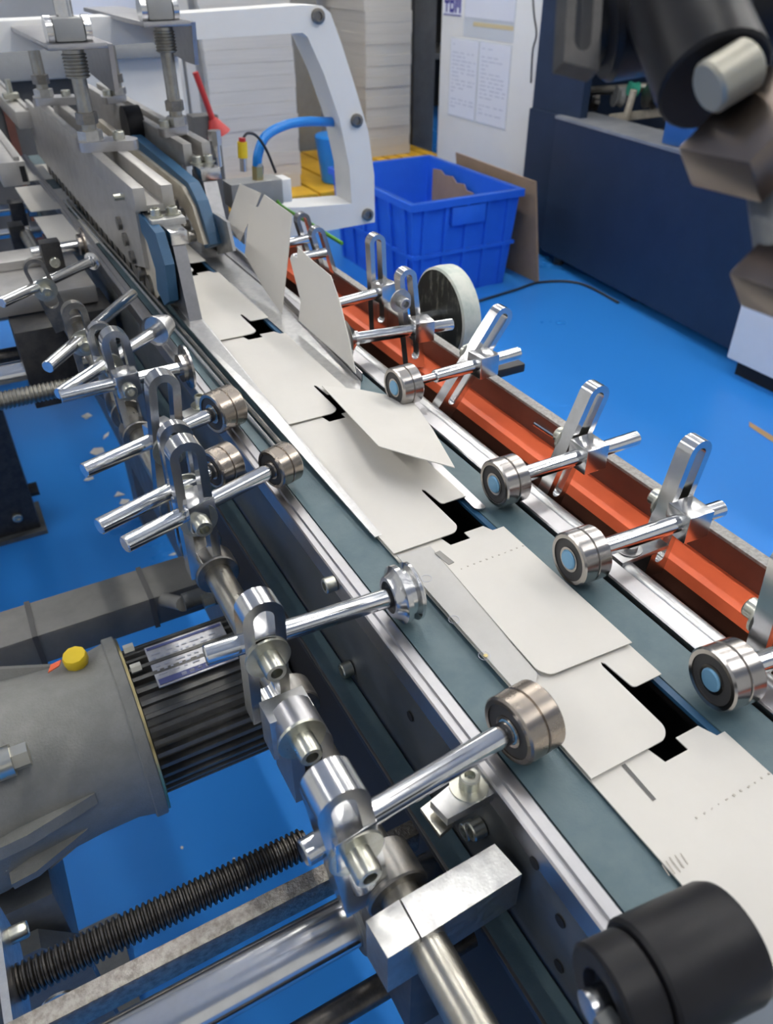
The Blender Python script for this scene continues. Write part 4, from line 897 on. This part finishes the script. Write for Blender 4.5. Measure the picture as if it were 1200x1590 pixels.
for i, (px, py, m, r_) in enumerate(((983, 138, 'mint', 0.03), (960, 150, 'greypaint', 0.045), (1010, 150, 'darksteel', 0.05), (920, 158, 'darksteel', 0.04))):
    q = PX(px, py, 2.86); tag(build('machine_pulley', lathe(NB(), q, (-0.8, 0.3, 0.1), [(0, -0.02), (r_, -0.02), (r_ * 0.8, 0), (r_, 0.02), (0, 0.02)], 20), m), ('small green', 'mid grey', 'larger dark', 'left dark')[i] + ' pulley wheel inside the navy machine opening', 'pulley', 'pulleys in the navy machine')
t = thing('machine_lever', 'upright pale lever inside the navy machine opening', 'lever', PX(972, 175, 2.9))
a = PX(972, 182, 2.80); b = PX(984, 140, 2.80); build('lever', C(a, b, 0.016, 8), 'cream', t)
# cooler box on the ledge
q = PZ(1032, 224, zl + 0.012); 
t = thing('cooler_box', 'small blue box with a pale lid on the grey ledge', 'box', q)
build('body', B((q.x, q.y - 0.16, q.z), (q.x + 0.13, q.y + 0.02, q.z + 0.115), 0.008), 'toolblue', t)
build('rim', B((q.x - 0.006, q.y - 0.166, q.z + 0.10), (q.x + 0.136, q.y + 0.026, q.z + 0.125), 0.004), 'toolblue', t)
build('lid', B((q.x + 0.002, q.y - 0.158, q.z + 0.123), (q.x + 0.128, q.y + 0.018, q.z + 0.145), 0.010), 'cooler', t)
build('latch', B((q.x - 0.010, q.y - 0.09, q.z + 0.075), (q.x - 0.002, q.y - 0.05, q.z + 0.118), 0.002), 'toolblue', t)
# white machine housing at the right edge
t = thing('white_housing', 'plain white machine housing cut by the right edge of the picture', 'machine', (2.7, 1.1, 0))
build('housing', B((2.33, 0.2, 0.06), (3.3, 1.690, 1.0), 0.006), 'white', t); build('plinth', B((2.36, 0.25, 0.0), (3.3, 1.66, 0.06)), 'void', t)
tag(build('floor_tape', prism(NB(), [PZ(1163, 655, 0.0005), PZ(1220, 690, 0.0005), PZ(1215, 697, 0.0005), PZ(1163, 662, 0.0005)], (0, 0, 0.001)), 'floormark', smooth=False), 'short worn tan tape mark on the blue floor at the right', 'tape')
tag(build('floor_cable', tube(NB(), smooth_path([PZ(742, 468, 0.006), PZ(800, 450, 0.006), PZ(840, 438, 0.006), PZ(900, 440, 0.006), PZ(960, 470, 0.006)]), 0.006, 8), 'cable'), 'thin black cable on the floor in front of the navy machine', 'cable')
# stacks of grey board on yellow pallets
def pallet(label, x0, x1, y0, y1):
    t = thing('pallet', label, 'pallet', ((x0 + x1) / 2, (y0 + y1) / 2, 0))
    n = 6
    for i in range(n):
        a = x0 + (x1 - x0) * i / n; build('deck_board', B((a + 0.008, y0, 0.115), (a + (x1 - x0) / n - 0.008, y1, 0.14), 0.002), 'yellow', t)
    for yy in (y0 + 0.05, (y0 + y1) / 2, y1 - 0.05): build('runner', B((x0, yy - 0.05, 0.0), (x1, yy + 0.05, 0.113), 0.002), 'yellow', t)
def stack(label, x0, x1, y0, y1, z0, z1, n):
    t = thing('board_stack', label, 'board stack', ((x0 + x1) / 2, (y0 + y1) / 2, z0), 'stacks of grey board')
    z = z0
    for i in range(n):
        h = (z1 - z0) / n; j = random.uniform(-0.004, 0.004); k = random.uniform(-0.004, 0.004)
        build('board_bundle', B((x0 + j, y0 + k, z + 0.0004), (x1 + j, y1 + k, z + h - 0.0004)), 'greyboard', t); z += h
pallet('yellow pallet under the left grey board stack, beside the white arch', 1.345, 2.42, 4.25, 5.35)
pallet('yellow pallet under the right grey board stack, left of the white cabinet', 2.48, 3.04, 4.78, 5.9)
stack('wide grey board stack seen through the white arch', 1.37, 1.86, 4.45, 5.25, 0.14, 1.55, 22)
stack('tall grey board stack between the white arch and the cabinet', 2.55, 2.88, 4.95, 5.7, 0.14, 1.9, 30)
def post(label, x0, x1, y0, y1, m, h=2.4): 
    t = thing('steel_post', label, 'post', ((x0 + x1) / 2, y0, 0)); build('post', B((x0, y0, 0), (x1, y1, h), 0.004), m, t); build('base', B((x0 - 0.006, y0 - 0.006, 0), (x1 + 0.006, y1 + 0.006, 0.012)), m, t); return t
for i in range(3): post(('left', 'middle', 'right')[i] + ' of three pale upright profiles beside the wide board stack', 1.145 + i * 0.068, 1.195 + i * 0.068, 4.50, 4.56, 'greyboard')
post('grey upright post left of the tall board stack', 2.28, 2.46, 5.45, 5.55, 'greypaint'); post('dark grey post between the tall board stack and the cabinet', 3.05, 3.22, 5.2, 5.3, 'darkgrey')
t = thing('storage_rack', 'dark storage rack in the far background behind the board stacks', 'rack', (2.6, 7.0, 0))
build('rack_back', B((1.9, 7.4, 0.0), (5.2, 7.45, 2.6)), 'void', t)
for z_ in (0.5, 1.1, 1.7, 2.3): build('shelf', B((1.9, 6.6, z_), (5.2, 7.4, z_ + 0.04)), 'darkgrey', t)
for x_ in (1.9, 3.4, 5.1): build('upright', B((x_, 6.55, 0), (x_ + 0.08, 6.63, 2.6)), 'darkgrey', t)
t = tag(build('blue_carton', B((2.05, 5.65, 0.0), (2.45, 6.05, 0.42), 0.01), 'crate'), 'blue tub in the gap behind the white arch', 'tub')
t = tag(build('blue_bucket', C((2.1, 4.45, 0.14), (2.1, 4.45, 0.40), 0.10, 24, 0.01, 0.13), 'hose'), 'light blue bucket on the yellow pallet behind the arch', 'bucket')
# white feeder housing left of the stacks
t = thing('feeder_housing', 'white feeder housing behind the right belt beam', 'machine', (0.6, 2.6, 0.5))
build('housing', B((0.42, 2.45, 0.5), (0.68, 3.0, 1.02), 0.01), 'white', t); build('hood', B((0.40, 2.40, 1.02), (0.70, 3.02, 1.06), 0.012), 'greypaint', t)
tag(build('white_board', B((0.78, 4.6, 0.0), (1.14, 4.64, 1.7), 0.004), 'sheet'), 'white board leaning behind the red handled brush', 'board')
t = thing('brush', 'red handled brush standing behind the right belt beam', 'brush', PY(335, 200, 2.293))
a = PY(303, 112, 2.293); b = PY(330, 185, 2.293); build('handle', C(a, b, 0.008, 10), 'red', t); c = PY(340, 208, 2.293); build('head', C(b, c, 0.012, 12, 0, 0.034), 'red', t)
_a = PY(303, 216, 2.3); _b = PY(339, 178, 2.3)
tag(build('dark_box', B((_a.x, 2.3, 0.0), (_b.x, 2.36, _b.z), 0.004), 'darkgrey'), 'dark grey box behind the brush', 'box')
t = thing('rear_machine', 'grey rear part of the folding machine at the upper left', 'machine', (0.0, 2.8, 0.0))
build('rear_body', B((-0.9, 2.5, 0.35), (0.40, 3.1, 0.98), 0.01), 'darkgrey', t); build('rear_beam', B((-0.9, 2.45, 0.98), (0.40, 2.6, 1.05), 0.006), 'greypaint', t)
for i in range(6): build('panel_rib', B((-0.7 + i * 0.18, 2.49, 0.5), (-0.68 + i * 0.18, 2.5, 0.95)), 'brown', t)
for x_ in (-0.85, 0.30): build('leg', B((x_, 2.55, 0), (x_ + 0.1, 3.05, 0.36)), 'darkgrey', t)

# ------------------------------------------------------------------ out-of-focus roller arm close to the lens, top right
t = thing('upper_roller_arm', 'blurred black roller with chrome blocks close to us at the top right', 'roller arm', PD(1040, 60, 0.25))
X = ROT @ V((1, 0, 0)); U = ROT @ V((0, -1, 0)); F = ROT @ V((0, 0, 1))
ax = (X * 0.86 + U * 0.30 + F * 0.35).normalized()
a = PD(935, 40, 0.27); b = PD(1230, -10, 0.27)
bm = NB(); d = (b - a).normalized(); L = (b - a).length
lathe(bm, a, d, [(0, 0), (0.0165, 0), (0.018, 0.002), (0.018, L - 0.002), (0.0165, L), (0, L)], 40); build('rubber_roller', bm, 'rubber', t)
bm = NB(); a2 = PD(905, 45, 0.275); lathe(bm, a2, d, [(0, 0), (0.0115, 0), (0.0125, 0.002), (0.0125, 0.02)], 30); build('collar', bm, 'rubber', t)
build('slotted_post', slotbar(NB(), frame(PD(893, 112, 0.245), U + X * 0.06, tuple(F)) @ Matrix.Rotation(0.3, 4, 'Z'), 0.0125, 0.007, 0.10, 0.006, 0.005, 0.09), 'blacksteel', t)
build('rod', C(PD(1055, 0, 0.25), PD(1110, 130, 0.235), 0.017, 28, 0.001), 'rubber', t)
build('rod_band', C(PD(1072, 30, 0.25), PD(1082, 52, 0.248), 0.0175, 28), 'blacksteel', t)
build('lock_nut', C(PD(1098, 138, 0.222), PD(1165, 98, 0.222), 0.0075, 20, 0.001), 'putty', t)
Fl = ray(1100, 215).normalized(); Xl = (X - Fl * X.dot(Fl)).normalized(); Ul = Xl.cross(Fl).normalized(); Ul = Ul if Ul.dot(U) > 0 else -Ul
ep = (Xl * 0.62 + Ul * 0.744 + Fl * 0.55).normalized(); eq = (Xl * 0.987 - Ul * 0.163 - Fl * 0.877).normalized(); er = ep.cross(eq).normalized(); er = er if er.dot(Ul) < 0 else -er; eq = er.cross(ep).normalized(); eq = eq if eq.dot(Xl) > 0 else -eq
for (px, py, dd) in ((1051, 230, 0.232), (1130, 424, 0.232)):
    c = PD(px, py, dd) + ep * 0.017 + eq * 0.0135 + er * 0.0075
    build('clamp_block', obox(c, ep, eq, er, (0.034, 0.027, 0.015), 0.0010), 'warmblock', t)
build('carrier_rod', C(PD(1172, 150, 0.235), PD(1215, 470, 0.232), 0.006, 18), 'castdark', t)
h0 = PD(1150, 40, 0.27); build('hanger_rod', C(h0, V((h0.x, h0.y, 4.2)), 0.010, 18), 'blacksteel', t)
